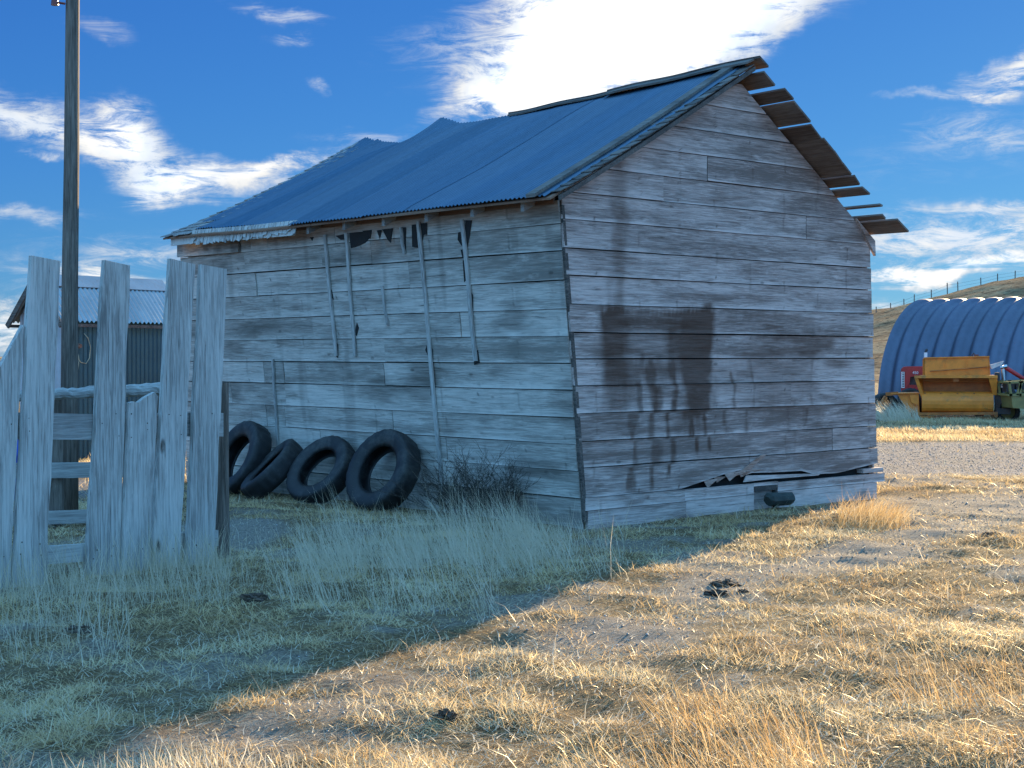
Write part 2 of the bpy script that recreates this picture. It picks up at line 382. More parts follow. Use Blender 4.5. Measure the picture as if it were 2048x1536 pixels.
# hill
hx = np.array([-500, -160, -60, 0, 25, 39.5, 45.6, 53.3, 58, 70, 100, 160, 300, 600.]); hz = np.array([4., 1., 1.3, 2.5, 4.3, 6.2, 7.9, 10., 10.7, 12.5, 16, 22, 30, 30.])
hX, hY = np.meshgrid(np.concatenate([np.arange(-500, 0, 12), np.arange(0, 110, .8), np.arange(110, 600, 12)]), np.concatenate([np.arange(75, 200, 1.6), np.arange(200, 700, 25)]))
sx_ = hX * 170 / np.clip(hY, 120, 220)
hZ = np.interp(sx_, hx, hz) * sstep(hY, 78, 172) ** 1.1 * (1 + .15 * sstep(hY, 200, 700)) - .25
hZ = hZ + (fbm(hX * .08, hY * .08, 4, 12) - .5) * 1.0 * sstep(hY, 80, 120) + (fbm(hX * .6, hY * .6, 3, 13) - .5) * .35 * sstep(hY, 80, 100)
m, t, b, out = new_mat('dry_hillside')
co = t.node('ShaderNodeTexCoord').outputs['Object']
n1 = t.noise(t.mapping(co, scale=(.25, 1, 3)), .35, 6, .7); n2 = t.noise(co, 1.6, 5, .75)
c = t.mix(t.ss(n1, .35, .65), (.50, .33, .18, 1), (.27, .165, .09, 1)); c = t.mix(t.ss(n2, .5, .66), c, (.07, .05, .035, 1))
t.l.new(c, b.inputs['Base Color']); b.inputs['Roughness'].default_value = 1; b.inputs['Specular IOR Level'].default_value = 0; bump(t, b, n2, 1., .4)
M['hill'] = m
tag(grid_obj('hill', hX, hY, hZ, m, {}), kind='structure')
def hillz(x, y):
    sx = x * 170 / min(max(y, 120), 220)
    return float(np.interp(sx, hx, hz) * sstep(y, 78, 172) ** 1.1) - .25 + float((fbm(x * .08, y * .08, 4, 12) - .5)) * 1.0
# ---------------------------------------------------------------- the old barn
O = Vector((.63, 15.2, 0)); TH = math.atan2(.675, .738)
dG = Vector((math.cos(TH), math.sin(TH), 0)); dL = Vector((-math.sin(TH), math.cos(TH), 0))
LEN = 7.55; APX = 2.52
def ye(z): return LEN - .125 * z
barn = tag(empty('old_barn', O, TH), 'weathered grey board barn with blue-grey corrugated metal roof and dark stained gable', 'barn')
def to_local(p): q = p - O; return Vector((q.dot(dG), q.dot(dL), q.z))
CAMP = Vector((0, 0, CAMZ))
def hit(px, py, p0, n):   # where the sight line through a photo point meets a plane (world)
    d = Vector(((px - 1024) / F, 1, (HY - py) / F)); p0 = Vector(p0); n = Vector(n)
    return CAMP + d * ((p0 - CAMP).dot(n) / d.dot(n))
def on_gable(px, py): q = to_local(hit(px, py, O, dL)); return q.x, q.z
# leaning long wall: x = .11 - .105 z
def on_long(px, py):
    n = dG + Vector((0, 0, .105)); p0 = O + dG * .11
    q = to_local(hit(px, py, p0, n)); return q.y, q.z
def xl(z): return .11 - .105 * z
def xr(z): return 5.13 - .06 * z
def left_lim(z): return xl(z) if z < 3.24 else xl(3.24) + (z - 3.24) / (4.64 - 3.24) * (APX - xl(3.24))
def right_lim(z): return xr(z) if z < 3.06 else xr(3.06) + (z - 3.06) / (4.64 - 3.06) * (APX - xr(3.06))
GZL = [.239, .54, .80, 1.078, 1.351, 1.62, 1.882, 2.158, 2.44, 2.706, 2.987, 3.254, 3.52, 3.79, 4.06, 4.34, 4.63]
# stains of the gable: px rectangles (x0,x1,y0,y1,strength,soft)
ST = [(1197, 1255, 616, 780, .72, 8), (1250, 1335, 624, 690, .42, 10), (1250, 1330, 690, 765, .26, 10), (1330, 1418, 624, 760, .66, 7), (1362, 1418, 628, 845, .78, 6),
      (1218, 1246, 300, 620, .42, 6), (1197, 1420, 622, 640, .45, 6), (1412, 1600, 632, 652, .38, 9), (1404, 1414, 606, 640, .6, 2),
      (1259, 1271, 760, 985, .5, 2), (1298, 1312, 770, 982, .52, 2), (1291, 1303, 718, 820, .55, 2), (1330, 1342, 722, 951, .62, 2), (1378, 1386, 840, 903, .66, 1.5), (1410, 1418, 830, 903, .6, 1.5),
      (1453, 1460, 745, 860, .55, 2), (1493, 1500, 715, 860, .42, 2), (1611, 1617, 690, 855, .42, 2), (1575, 1580, 800, 920, .3, 2), (1640, 1645, 800, 920, .25, 3),
      (1500, 1620, 670, 812, .40, 18), (1415, 1500, 720, 770, .35, 14), (1202, 1252, 770, 830, .45, 10), (1255, 1340, 718, 765, .5, 8), (1345, 1380, 770, 880, .3, 8),
      (1170, 1195, 1008, 1040, .4, 6), (1150, 1240, 870, 900, .3, 12)]
def px_of(u, z):   # gable point back to photo px (for the stain table only)
    wx = O.x + dG.x * u; wy = O.y + dG.y * u
    return 1024 + F * wx / wy, HY - F * (z - CAMZ) / wy
def gable_stain(u, z):
    X, Y = px_of(u, z)
    course = np.floor((z - .239) / .2745)
    X = X + (fbm(u * 7, z * 3, 3, 21) - .5) * 22 + (vnoise(course * 3.7, course * 0, 8) - .5) * 16; Y = Y + (fbm(u * 16, z * 1.2, 4, 22) - .5) * 26
    s = np.zeros_like(X)
    for (x0, x1, y0, y1, st, sf) in ST:
        sf = sf * 1.6 + 1; r = sstep(X, x0 - sf, x0 + sf) * (1 - sstep(X, x1 - sf, x1 + sf)) * sstep(Y, y0 - sf * .8 - 3, y0 + sf * .8 + 3) * (1 - sstep(Y, y1 - sf * 2, y1 + sf * 2))
        s = 1 - (1 - s) * (1 - st * r)
    broad = sstep(X, 1430, 1520) * (1 - sstep(X, 1660, 1730)) * sstep(Y, 628, 680) * (1 - sstep(Y, 760, 860))
    s = np.maximum(s, broad * .55 * sstep(fbm(u * 1.6, z * 9, 4, 33), .38, .68))
    s = s * (.78 + .3 * vnoise(course * 1.9, u * .8, 17)) * (.72 + .6 * fbm(u * 3, z * 26, 4, 31))
    return np.clip(s * 1.2, 0, .85)
def board(mb, P, a, b, z0, z1, du, out, tone, stainf, warmf=None, rows=8, lim=None, thick=.022, wob=.004):
    """a sawn board: gridded front, returned edges.  P(u,z,o) -> local point; a,b its ends, z0/z1 numbers or functions of u"""
    n = max(2, int((b - a) / du) + 1); ts = np.linspace(0, 1, n); vs = []; U = []; Zs = []
    ph = random.random() * 50
    for j in range(rows + 1):
        for t in ts:
            u = a + (b - a) * t
            lo = z0(u) if callable(z0) else z0; hi = z1(u) if callable(z1) else z1
            lo += wob * math.sin(u * 1.7 + ph) * .6
            z = lo + (hi - lo) * j / rows
            if lim:
                l_, r_ = lim(z); aa = max(a, l_); bb = min(b, r_)
                if bb <= aa: bb = aa + .001
                u = aa + (bb - aa) * t
            cup = out + .004 * (2 * j / rows - 1) ** 2 + .005 * math.sin(u * 1.1 + ph)
            vs.append(P(u, z, cup)); U.append(u); Zs.append(z)
    fs = [(j * n + i, j * n + i + 1, (j + 1) * n + i + 1, (j + 1) * n + i) for j in range(rows) for i in range(n - 1)]
    U = np.array(U); Zs = np.array(Zs)
    st = stainf(U, Zs) if stainf else np.zeros_like(U)
    rel = np.repeat(np.arange(rows + 1) / rows, n); k1, k2 = random.random() * 40, random.uniform(.3, 1.)
    wr = .55 * np.exp(-(rel / .09) ** 2) * sstep(fbm(U * 1.3 + k1, U * 0, 3, 5), .25, .6) - k2 * .5 * np.exp(-((rel - random.uniform(.15, .5)) / .16) ** 2) * sstep(fbm(U * .7 + k1, U * 0 + 3, 3, 6), .35, .6) - .18 * (rel > .93)
    wm = warmf(U, Zs) if warmf else np.zeros_like(U)
    m0 = len(vs)
    ring = [i for i in range(n)] + [j * n + n - 1 for j in range(1, rows + 1)] + [rows * n + i for i in range(n - 2, -1, -1)] + [j * n for j in range(rows - 1, 0, -1)]
    back = []
    for k in ring:
        back.append(P(U[k], Zs[k], out - thick)); 
    vs += back; L = len(ring)
    fs += [(ring[(k + 1) % L], ring[k], m0 + k, m0 + (k + 1) % L) for k in range(L)]
    mb.add(vs, fs, tone=tone, wear=list(wr) + [0.] * L, stain=list(st) + [float(st[k]) for k in ring], warm=list(wm) + [0.] * L)
def nails(stainf, cols, zrows, seed):
    """adds the nail heads and their rust runs to a stain function"""
    pts = []
    for c in cols:
        for z in zrows:
            for dz in (.05, .2):
                if random.random() < .7: pts.append((c + random.uniform(-.03, .03), z + dz + random.uniform(-.02, .02), random.uniform(.4, .9), random.random() < .25))
    pts = np.array([(p[0], p[1], p[2], p[3]) for p in pts])
    def f(u, z):
        s = stainf(u, z) if stainf else np.zeros_like(u)
        lo, hi = z.min() - .15, z.max() + .15
        for p in pts:
            if lo < p[1] < hi and u.min() - .1 < p[0] < u.max() + .1:
                s = np.maximum(s, p[2] * np.exp(-(((u - p[0]) / .012) ** 2 + ((z - p[1]) / .012) ** 2)))
                if p[3]: s = np.maximum(s, .35 * np.exp(-((u - p[0]) / .012) ** 2) * (z < p[1]) * (z > p[1] - .12))
        return s
    return f
# --- gable wall
def PG(u, z, o): return (u, -o, z)
gst = nails(gable_stain, [.25, .9, 1.5, 2.1, 2.7, 3.3, 3.9, 4.5, 4.95], GZL, 3)
joints = {1: [4.2], 2: [], 3: [3.4], 4: [], 5: [], 6: [], 7: [], 8: [], 9: [], 10: [3.7], 11: [1.25], 12: [1.96], 13: [], 14: [], 15: []}
gb = MB()
def crackbot(u):
    return float(np.interp(u, [0, 1.5, 1.62, 2.3, 2.55, 2.62, 3.0, 3.6, 3.85, 4.3, 5.13], [.243, .243, .262, .375, .40, .36, .345, .335, .28, .27, .35]))
for i in range(len(GZL) - 1):
    z0, z1 = GZL[i] + .003, GZL[i + 1] - random.uniform(.003, .011)
    cuts = [-1.] + joints.get(i, []) + [6.]
    if i == 0: cuts = [-1., 2.66, 6.]
    for a, b in zip(cuts[:-1], cuts[1:]):
        lo = left_lim((z0 + z1) / 2) if a < 0 else a + .003; hi = right_lim((z0 + z1) / 2) if b > 5.5 else b - .003
        aa = min(left_lim(z0), left_lim(z1)) if a < 0 else a + .003; bb = max(right_lim(z0), right_lim(z1)) if b > 5.5 else b - .003
        if aa >= bb: continue
        board(gb, PG, aa, bb, (crackbot if i == 0 else z0), z1, .022, .020 + random.uniform(0, .014), random.uniform(-.3, .35), gst, rows=10, lim=lambda z: (left_lim(z) - .012, right_lim(z) + .01))
gb.build('gable_wall', M['wood_x'], barn)
# broken slivers hanging in the crack
sl = MB()
for k in range(9):
    u = random.uniform(1.8, 2.75); z = crackbot(u)
    sl.prism([(u, -.03, z + .01), (u + random.uniform(.1, .35), -.035 - random.uniform(0, .03), z + random.uniform(-.02, .03)), (u + random.uniform(.02, .1), -.03, z + random.uniform(-.09, -.04))], (0, .008, 0), tone=random.uniform(-.4, .4), warm=.25)
sl.prism([(2.6, -.045, .33), (3.95, -.05, .285), (3.9, -.05, .265), (3.0, -.05, .27), (2.55, -.045, .262)], (0, .012, 0), tone=.4)
sl.prism([(2.45, -.05, .37), (2.85, -.055, .55), (2.95, -.05, .55), (2.58, -.045, .36)], (0, .01, 0), tone=.1, warm=.35)
sl.build('broken_splinter', M['wood_x'], barn)
# --- skirt boards at the bottom of the gable
sk = MB()
skst = nails(lambda u, z: np.clip(sstep(fbm(u * 2.5, z * 7, 4, 41), .55, .8) * .5, 0, 1), [.3, 1., 1.9, 2.6, 3.4, 4.1, 4.8], [-.02, .05], 9)
for (a, b, z0, z1, o) in [(.10, 1.58, .112, .236, .036), (1.585, 2.735, .118, .236, .038), (3.155, 5.24, .125, .225, .04), (.14, 1.6, -.16, .108, .034), (1.603, 2.735, -.16, .113, .032), (3.155, 5.08, -.16, .12, .034), (2.74, 3.15, -.12, .2, -.02), (2.70, 3.17, .2, .237, .03)]:
    board(sk, PG, a, b, z0, z1, .03, o, random.uniform(.2, .7), skst, rows=5, thick=.04)
sk.box((5.0, .0, .268), (.42, .09, .05), tone=.1)
sk.build('skirt_board', M['wood_x'], barn)
fr = MB(); fr.box((2.95, -.012, .17), (.42, .05, .055), tone=-.5); fr.box((3.14, -.012, .06), (.04, .05, .2), tone=-.4); fr.build('vent_frame', M['wood_dark'], barn)
# --- long wall
def PL(v, z, o): return (xl(z) - o, v, z)
LZL = [-.1, .235, .505, .77, 1.035, 1.31, 1.576, 1.843, 2.11, 2.39, 2.68, 2.94, 3.17]
def long_stain(v, z):
    s = sstep(fbm(v * 1.3, z * 4, 4, 51), .52, .8) * .45
    y0, zc = on_long(520, 655); s = np.maximum(s, .6 * np.exp(-(((v - y0) / .9) ** 2 + ((z - zc) / .12) ** 2)) * (z > 1.86) * (z < 2.1))
    s = np.maximum(s, .35 * np.exp(-((z - 2.0) / .11) ** 2) * (v > 4.3) * (z > 1.86))
    s = np.maximum(s, .25 * sstep(fbm(v * 6, z * .8, 3, 53), .6, .8))
    v1, _ = on_long(385, 500); s = np.maximum(s, .8 * sstep(v, v1 - .3, v1 + .5) * sstep(z, 2.93, 2.96) * sstep(fbm(v * 5, z * 3, 3, 55), .3, .6))
    return np.clip(s, 0, .95)
def long_warm(v, z):
    a, _ = on_long(760, 490); s = .5 * np.exp(-(((v - a) / .5) ** 2)) * sstep(z, 2.65, 2.95) * sstep(fbm(v * 6, z * 6, 3, 57), .4, .7)
    return np.clip(np.maximum(s, .35 * sstep(z, 2.97, 3.1) * (v < 5.2)), 0, 1)
lw = MB(); lst = nails(long_stain, [.15, .75, 1.4, 2.0, 2.6, 3.2, 3.8, 4.5, 5.1, 5.8, 6.4, 6.95], LZL, 4)
jl = {12: [1.9], 11: [3.7, 5.1], 10: [3.05, 4.0], 9: [2.4], 8: [3.4], 7: [1.6], 6: [2.95], 5: [5.0, 3.0], 4: [5.0], 3: [2.9, 5.05], 2: [4.35, 2.0], 1: [3.6]}
sagL = lambda v: .0
for i in range(len(LZL) - 1):
    z0, z1 = LZL[i] + .003, LZL[i + 1] - random.uniform(.003, .010)
    cuts = [0.] + sorted(jl.get(i, [])) + [LEN]
    if random.random() < .6: cuts = sorted(cuts + [random.uniform(5.4, 6.5)])
    for a, b in zip(cuts[:-1], cuts[1:]):
        board(lw, PL, a + (.012 * random.random() if a == 0 else .003), b - .003, z0, z1, .025, .018 + random.uniform(0, .013), random.uniform(-.2, .5), lst, long_warm, rows=9, lim=lambda z: (-1, ye(z)))
lw.build('long_wall', M['wood_y'], barn)
# --- dark backing + hidden walls
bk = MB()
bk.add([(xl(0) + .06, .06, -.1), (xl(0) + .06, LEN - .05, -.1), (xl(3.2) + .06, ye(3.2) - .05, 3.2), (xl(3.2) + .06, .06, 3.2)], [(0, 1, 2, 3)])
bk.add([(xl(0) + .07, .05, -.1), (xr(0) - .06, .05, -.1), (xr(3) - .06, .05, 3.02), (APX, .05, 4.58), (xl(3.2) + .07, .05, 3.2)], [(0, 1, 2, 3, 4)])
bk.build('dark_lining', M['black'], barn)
hid = MB()
for i in range(12):
    z0, z1 = i * .265, i * .265 + .26
    hid.add([(xr(z0), .02, z0), (xr(z0), ye(z0), z0), (xr(z1), ye(z1), z1), (xr(z1), .02, z1), (xr(z0) - .03, .02, z0), (xr(z0) - .03, ye(z0), z0), (xr(z1) - .03, ye(z1), z1), (xr(z1) - .03, .02, z1)], [(0, 1, 2, 3), (4, 7, 6, 5), (0, 4, 5, 1), (3, 2, 6, 7), (0, 3, 7, 4), (1, 5, 6, 2)], tone=random.uniform(-.4, .4))
hid.build('rear_long_wall', M['wood_y'], barn)
fg = MB()
for i in range(len(GZL) - 1):
    z0, z1 = (GZL[i] if i else 0) + .002, GZL[i + 1] - .003
    z0, z1 = z0 * .95, z1 * .95 - .001; a0, b0, a1, b1 = [f(z / .95 + (.12 if z > 3 else 0)) for f, z in ((left_lim, z0), (right_lim, z0), (left_lim, z1), (right_lim, z1))]
    if b1 <= a1: a1 = b1 = APX
    fg.add([(a0, ye(z0), z0), (b0, ye(z0), z0), (b1, ye(z1), z1), (a1, ye(z1), z1), (a0, ye(z0) - .03, z0), (b0, ye(z0) - .03, z0), (b1, ye(z1) - .03, z1), (a1, ye(z1) - .03, z1)], [(0, 3, 2, 1), (4, 5, 6, 7), (0, 1, 5, 4), (3, 7, 6, 2), (0, 4, 7, 3), (1, 2, 6, 5)], tone=random.uniform(-.4, .4))
fg.build('far_gable_wall', M['wood_x'], barn)
# corner board slit
cb = MB()
for (z0, z1, o) in [(.0, .6, .012), (.6, 1.3, .016), (1.3, 2.1, .008), (2.1, 2.7, .014), (2.7, 3.12, .004)]:
    cb.add([(xl(z0) - o, -.03, z0), (xl(z0) - o, .012, z0), (xl(z1) - o, .012, z1), (xl(z1) - o, -.03, z1), (xl(z0) + .03, -.03, z0), (xl(z0) + .03, .012, z0), (xl(z1) + .03, .012, z1), (xl(z1) + .03, -.03, z1)],
           [(0, 1, 2, 3), (4, 7, 6, 5), (0, 4, 5, 1), (3, 2, 6, 7), (0, 3, 7, 4), (1, 5, 6, 2)], tone=-.3)
cb.build('corner_board', M['wood_dark'], barn)
# battens
bats = [((655, 470), (678, 712), .045), ((698, 466), (716, 712), .045), ((808, 455), (814, 508), .035), ((843, 443), (891, 985), .05), ((931, 440), (957, 722), .05), ((770, 572), (781, 650), .035), ((551, 718), (562, 897), .035)]
for (p, q, wd) in bats:
    v0, z0 = on_long(*p); v1, z1 = on_long(*q); b_ = MB(); n = 14
    for k in range(n):
        ta, tb = k / n, (k + 1) / n
        va = v0 + (v1 - v0) * ta + .006 * math.sin(ta * 9 + v0); vb = v0 + (v1 - v0) * tb + .006 * math.sin(tb * 9 + v0)
        za = z0 + (z1 - z0) * ta; zb = z0 + (z1 - z0) * tb
        pa = [(xl(za) - o, va + s * wd / 2, za) for s in (-1, 1) for o in (.034, .055)]; pb = [(xl(zb) - o, vb + s * wd / 2, zb) for s in (-1, 1) for o in (.034, .055)]
        b_.add(pa + pb, [(1, 5, 7, 3), (0, 2, 6, 4), (0, 4, 5, 1), (3, 7, 6, 2)] + ([(0, 1, 3, 2)] if k == 0 else []) + ([(4, 6, 7, 5)] if k == n - 1 else []), tone=.35)
    b_.build('batten', M['wood_z'], barn)
# torn tar paper
tp = MB()
def patch(pts):
    pl = [];
    for (x, y) in pts:
        v, z = on_long(x, y); pl.append((xl(z) - .0335 + random.uniform(-.0005, .0005), v, z))
    tp = MB(); tp.prism(pl, (.004, 0, 0)); tp.build('torn_tar_paper', M['tar'], barn)
for pts in [[(703, 466), (748, 462), (744, 476), (735, 486), (722, 492), (706, 497)], [(676, 472), (700, 467), (700, 479), (686, 480)], [(729, 462), (748, 460), (745, 478)], [(758, 461), (764, 478), (768, 460)], [(769, 459), (790, 457), (786, 486), (780, 480)],
            [(806, 455), (816, 455), (816, 505), (808, 500)], [(828, 450), (858, 446), (858, 470), (852, 470), (846, 497), (829, 494)], [(921, 465), (932, 463), (936, 490), (928, 492), (920, 480)], [(936, 441), (948, 441), (944, 470), (938, 500), (934, 470)], [(926, 500), (934, 498), (938, 560), (933, 565), (930, 520)],
            [(862, 680), (870, 700), (871, 735), (862, 715), (855, 700)], [(952, 705), (960, 700), (964, 725), (953, 730)], [(865, 760), (872, 780), (870, 800), (866, 790)], [(660, 570), (668, 580), (672, 600), (664, 590)], [(718, 645), (722, 655), (718, 672), (714, 668)], [(671, 672), (680, 690), (680, 716), (672, 708)], [(880, 925), (888, 935), (889, 960), (882, 948)],
            [(624, 475), (632, 474), (629, 482)], [(944, 580), (950, 590), (951, 640), (946, 620)]]:
    patch(pts)
# --- roof
rid_px = [(1506, 134), (1400, 158), (1190, 204), (1060, 232), (950, 253), (918, 256), (880, 244), (850, 270), (810, 294), (765, 292), (735, 279), (700, 300), (640, 325)]
rv = []; rzz = []
for (x, y) in rid_px:
    q = to_local(hit(x, y, O + dG * APX, dG)); rv.append(q.y); rzz.append(q.z)
rv = np.array(rv); rzz = np.array(rzz)
eav_px = [(1085, 400), (1000, 409), (800, 431), (570, 457), (480, 466), (390, 472)]
ev = []; ez = []
for (x, y) in eav_px:
    q = to_local(hit(x, y, O - dG * .5, dG)); ev.append(q.y); ez.append(q.z)
ev = np.array(ev); ez = np.array(ez)
def roofz(x, v):
    a = np.interp(v, rv, rzz); b = np.interp(v, ev, ez); t = (APX - x) / (APX + .5)
    # the dip at the ridge dies out down the slope
    a0 = np.interp(v, [rv[0], rv[5], rv[-1]], [rzz[0], rzz[5] + .02, rzz[-1] + .10])
    a_ = a0 + (a - a0) * np.clip(1 - t / .3, 0, 1) ** 1.5
    return a_ * (1 - t) + b * t - .05 * math.sin(math.pi * min(max(t, 0), 1)) * (.5 + .5 * math.sin(v * 1.1))
VN, VF = -.16, 7.14
PITCH = .062
rf = MB(); vsn = np.arange(VN + .1, 7.5, PITCH / 4); xs = np.linspace(-.52, APX + .03, 34)
def roof_sheet(va, vb, xa, xb, lift=0., droop=0.):
    tn = random.uniform(-1, 1)
    vv = np.arange(va, vb, PITCH / 4); xx = np.linspace(xa, xb, 30); pts = []; n = len(vv)
    for i, x in enumerate(xx):
        for v in vv:
            f = 1 if x > 0 else 1
            wob = .009 * (fbm(v * 1.5, x * 1.5, 2, 61) - .5)
            pts.append((x - (.02 * math.sin(v * 2.3) if i == 0 else 0), v, float(roofz(x, v)) + .045 + lift + .010 * math.cos(2 * math.pi * v / PITCH) + wob * 2 + droop * (xa + .5 - x if x < xa + .5 else 0)))
    rf.add(pts, [(i * n + j, i * n + j + 1, (i + 1) * n + j + 1, (i + 1) * n + j) for i in range(len(xx) - 1) for j in range(n - 1)], tone=tn)
edge = [VN + .06, .75, 1.4, 2.1, 2.78, 3.5, 4.2]
for a, b in zip(edge[:-1], edge[1:]): roof_sheet(a, b + .06, -.52 + random.uniform(-.015, .015), APX + .03, lift=random.uniform(0, .012))
v570, _ = 5.45, 0
roof_sheet(4.2, 4.9, -.40, APX + .03, .004); roof_sheet(4.86, 5.5, -.42, APX + .03, .008); roof_sheet(5.44, 6.1, -.40, APX + .02, .003); roof_sheet(6.05, 6.55, -.37, APX + .02, .006); roof_sheet(6.5, 6.95, -.05, APX - .02, .002)
ro = rf.build('metal_roof', M['roof'], barn, smooth=True)
# sheathing below the metal and old shingles past it
sh = MB()
for k in range(16):
    x0 = -.5 + k * .19; x1 = x0 + .17
    for (va, vb) in [(VN, 3.8), (3.81, VF + random.uniform(-.03, .05))]:
        pa = []
        for v in np.linspace(va, vb, 9):
            pa.append([(x0, v, float(roofz(x0, v)) + .018), (x1, v, float(roofz(x1, v)) + .018), (x1, v, float(roofz(x1, v)) - .004), (x0, v, float(roofz(x0, v)) - .004)])
        vs = [p for r_ in pa for p in r_]; fs = [(i * 4 + j, i * 4 + (j + 1) % 4, i * 4 + 4 + (j + 1) % 4, i * 4 + 4 + j) for i in range(8) for j in range(4)] + [(0, 3, 2, 1), (32, 33, 34, 35)]
        sh.add(vs, fs, tone=random.uniform(-.3, .3), warm=.45 if x0 < -.1 else .1)
sh.build('roof_sheathing', M['wood_dark'], barn)
sg = MB()
def shingle_rows(va, vb, x_lo, x_hi, seed, rowh=.14, lift=0.03):
    r_ = random.Random(seed); x = x_lo
    while x < x_hi:
        v = va
        while v < vb:
            wv = r_.uniform(.06, .13); v2 = min(v + wv - .006, vb); d = r_.uniform(-.02, .02)
            xa = x + d; xb = x + rowh * 1.25 + d
            za = float(roofz(xa, v)) + lift + .012 + r_.uniform(0, .008); zb = float(roofz(xb, v)) + lift
            sg.prism([(xa, v, za), (xa, v2, za + r_.uniform(-.004, .004)), (xb, v2, zb), (xb, v, zb)], (0, 0, .009), tone=r_.uniform(-.4, .5))
            v += wv
        x += rowh
shingle_rows(VN - .06, VN + .19, -.44, APX - .05, 1, lift=.022); sg.build('shingle_edge', M['wood_dark'], barn); sg = MB()
shingle_rows(6.5, VF + .02, -.52, APX - .1, 2, lift=.024)
sg.build('shingle_edge', M['wood_trim'], barn)
# pale hanging shingles at the far eave
hs_ = MB(); v = 5.3
vA, _ = on_long(590, 450)
rr = random.Random(5); v = 4.15
while v < 6.5:
    wv = rr.uniform(.05, .1); x = -.44; z = float(roofz(x, v)) + .06; L = rr.uniform(.13, .2)
    hs_.prism([(x, v, z), (x, v + wv - .012, z), (x - .04, v + wv - .012 + rr.uniform(-.01, .01), z - L), (x - .04, v, z - L + rr.uniform(-.03, .03))], (-.008, 0, 0), tone=rr.uniform(.2, .9)); v += wv
hs_.build('loose_shingle', M['wood_z'], barn)
# rake board on top of the metal, at the near edge
rb = MB()
def follow(va, x0, x1, w_, h_, lift, n=10, **at):
    ps = []
    for x in np.linspace(x0, x1, n):
        z = float(roofz(x, va)) + lift
        ps.append([(x, va - w_ / 2, z), (x, va + w_ / 2, z), (x, va + w_ / 2, z + h_), (x, va - w_ / 2, z + h_)])
    vs = [p for r_ in ps for p in r_]
    return vs, [(i * 4 + j, i * 4 + (j + 1) % 4, i * 4 + 4 + (j + 1) % 4, i * 4 + 4 + j) for i in range(n - 1) for j in range(4)] + [(0, 3, 2, 1), ((n - 1) * 4, (n - 1) * 4 + 1, (n - 1) * 4 + 2, (n - 1) * 4 + 3)]
rb.add(*follow(.06, -.56, APX - .03, .13, .035, .062), tone=.3)
rb.add(*follow(VN - .04, -.42, APX + .02, .03, .05, -.05), tone=-.2)
rb.build('rake_board', M['wood_dark'], barn)
rc = MB()
def ridgeboard(va, vb, lift, side, w_, tone):
    ps = []
    n = 12
    for v in np.linspace(va, vb, n):
        z = float(np.interp(v, rv, rzz)) + lift + .006 * math.sin(v * 5); x = APX
        if side < 0: q = [(x + .02, v, z), (x - w_, v, z - w_ * .5), (x - w_, v, z - w_ * .5 + .022), (x + .02, v, z + .022)]
        else: q = [(x - .01, v, z + .006), (x - .01, v, z + .03), (x + w_, v, z - w_ * .62 + .03), (x + w_, v, z - w_ * .62 + .006)]
        ps += q
    rc.add(ps, [(i * 4 + j, i * 4 + (j + 1) % 4, i * 4 + 4 + (j + 1) % 4, i * 4 + 4 + j) for i in range(n - 1) for j in range(4)] + [(0, 3, 2, 1), (n * 4 - 4, n * 4 - 3, n * 4 - 2, n * 4 - 1)], tone=tone)
ridgeboard(VN - .06, 1.95, .085, -1, .13, .1); ridgeboard(VN - .14, 2.0, .085, 1, .14, -.2)
ridgeboard(2.0, 3.7, .07, -1, .07, 0.); ridgeboard(1.98, 3.75, .068, 1, .12, -.2)
rc.build('ridge_cap', M['wood_dark'], barn)
# right-hand slope: bare boards running past the gable
XE, ZE = 5.0, 3.09; XR, ZR = APX, 4.74
ys = [(138, 162, 0, .30), (171, 190, 0, .42), (191, 210, 0, .42), (211, 230, .0, .42), (234, 260, 0, .42), (261, 285, 0, .43), (286, 311, 0, .43), (312, 334, 0, .43), (338, 356, 0, .43), (360, 375, 0, .43), (396, 400, 0, .48), (420, 429, 0, .40), (433, 461, 0, .52)]
def RZ(v): return ZR if v < 1 else float(np.interp(v, rv, rzz)) - .08
rs = MB(); t_ends = []
for (a, b, _, ov) in ys:
    ta = (a - 134) / (463 - 134); tb = (b - 134) / (463 - 134)
    zo = random.uniform(-.012, .012)
    def Q(t, v, o): return (XR + (XE - XR) * t - .0, v, RZ(v) + (ZE - RZ(v)) * t + o + zo - .03 * math.sin(math.pi * t))
    r0 = random.uniform(-.02, .02); far = -.0 if t_ends else 0
    VB = VF if ta < .75 or tb > .95 else 2.0
    vs = [Q(ta, -ov + r0, 0), Q(tb, -ov + r0 + random.uniform(-.03, .03), 0), Q(tb, VB, 0), Q(ta, VB, 0)]
    vs += [(p[0] + .01, p[1], p[2] + .02) for p in vs]
    rs.add(vs, [(0, 1, 2, 3), (4, 7, 6, 5), (0, 4, 5, 1), (1, 5, 6, 2), (2, 6, 7, 3), (3, 7, 4, 0)], tone=random.uniform(-.2, .4), warm=.12)
rs.build('bare_roof_board', M['wood_dark'], barn)
# remaining shingles on the sunny slope (back from the gable, keeps the inside dark)
us = MB(); vl = list(np.linspace(.35, VF, 14)); q_ = []
for v in vl: q_ += [(XR + .01, v, RZ(v) + .02), (XE - .35, v, ZE + .28), (XE - .35, v, ZE + .265), (XR + .01, v, RZ(v))]
us.add(q_, [(i * 4 + j, i * 4 + 4 + j, i * 4 + 4 + (j + 1) % 4, i * 4 + (j + 1) % 4) for i in range(13) for j in range(4)] + [(0, 1, 2, 3), (55, 54, 53, 52)]); us.build('old_shingle_layer', M['wood_trim'], barn)
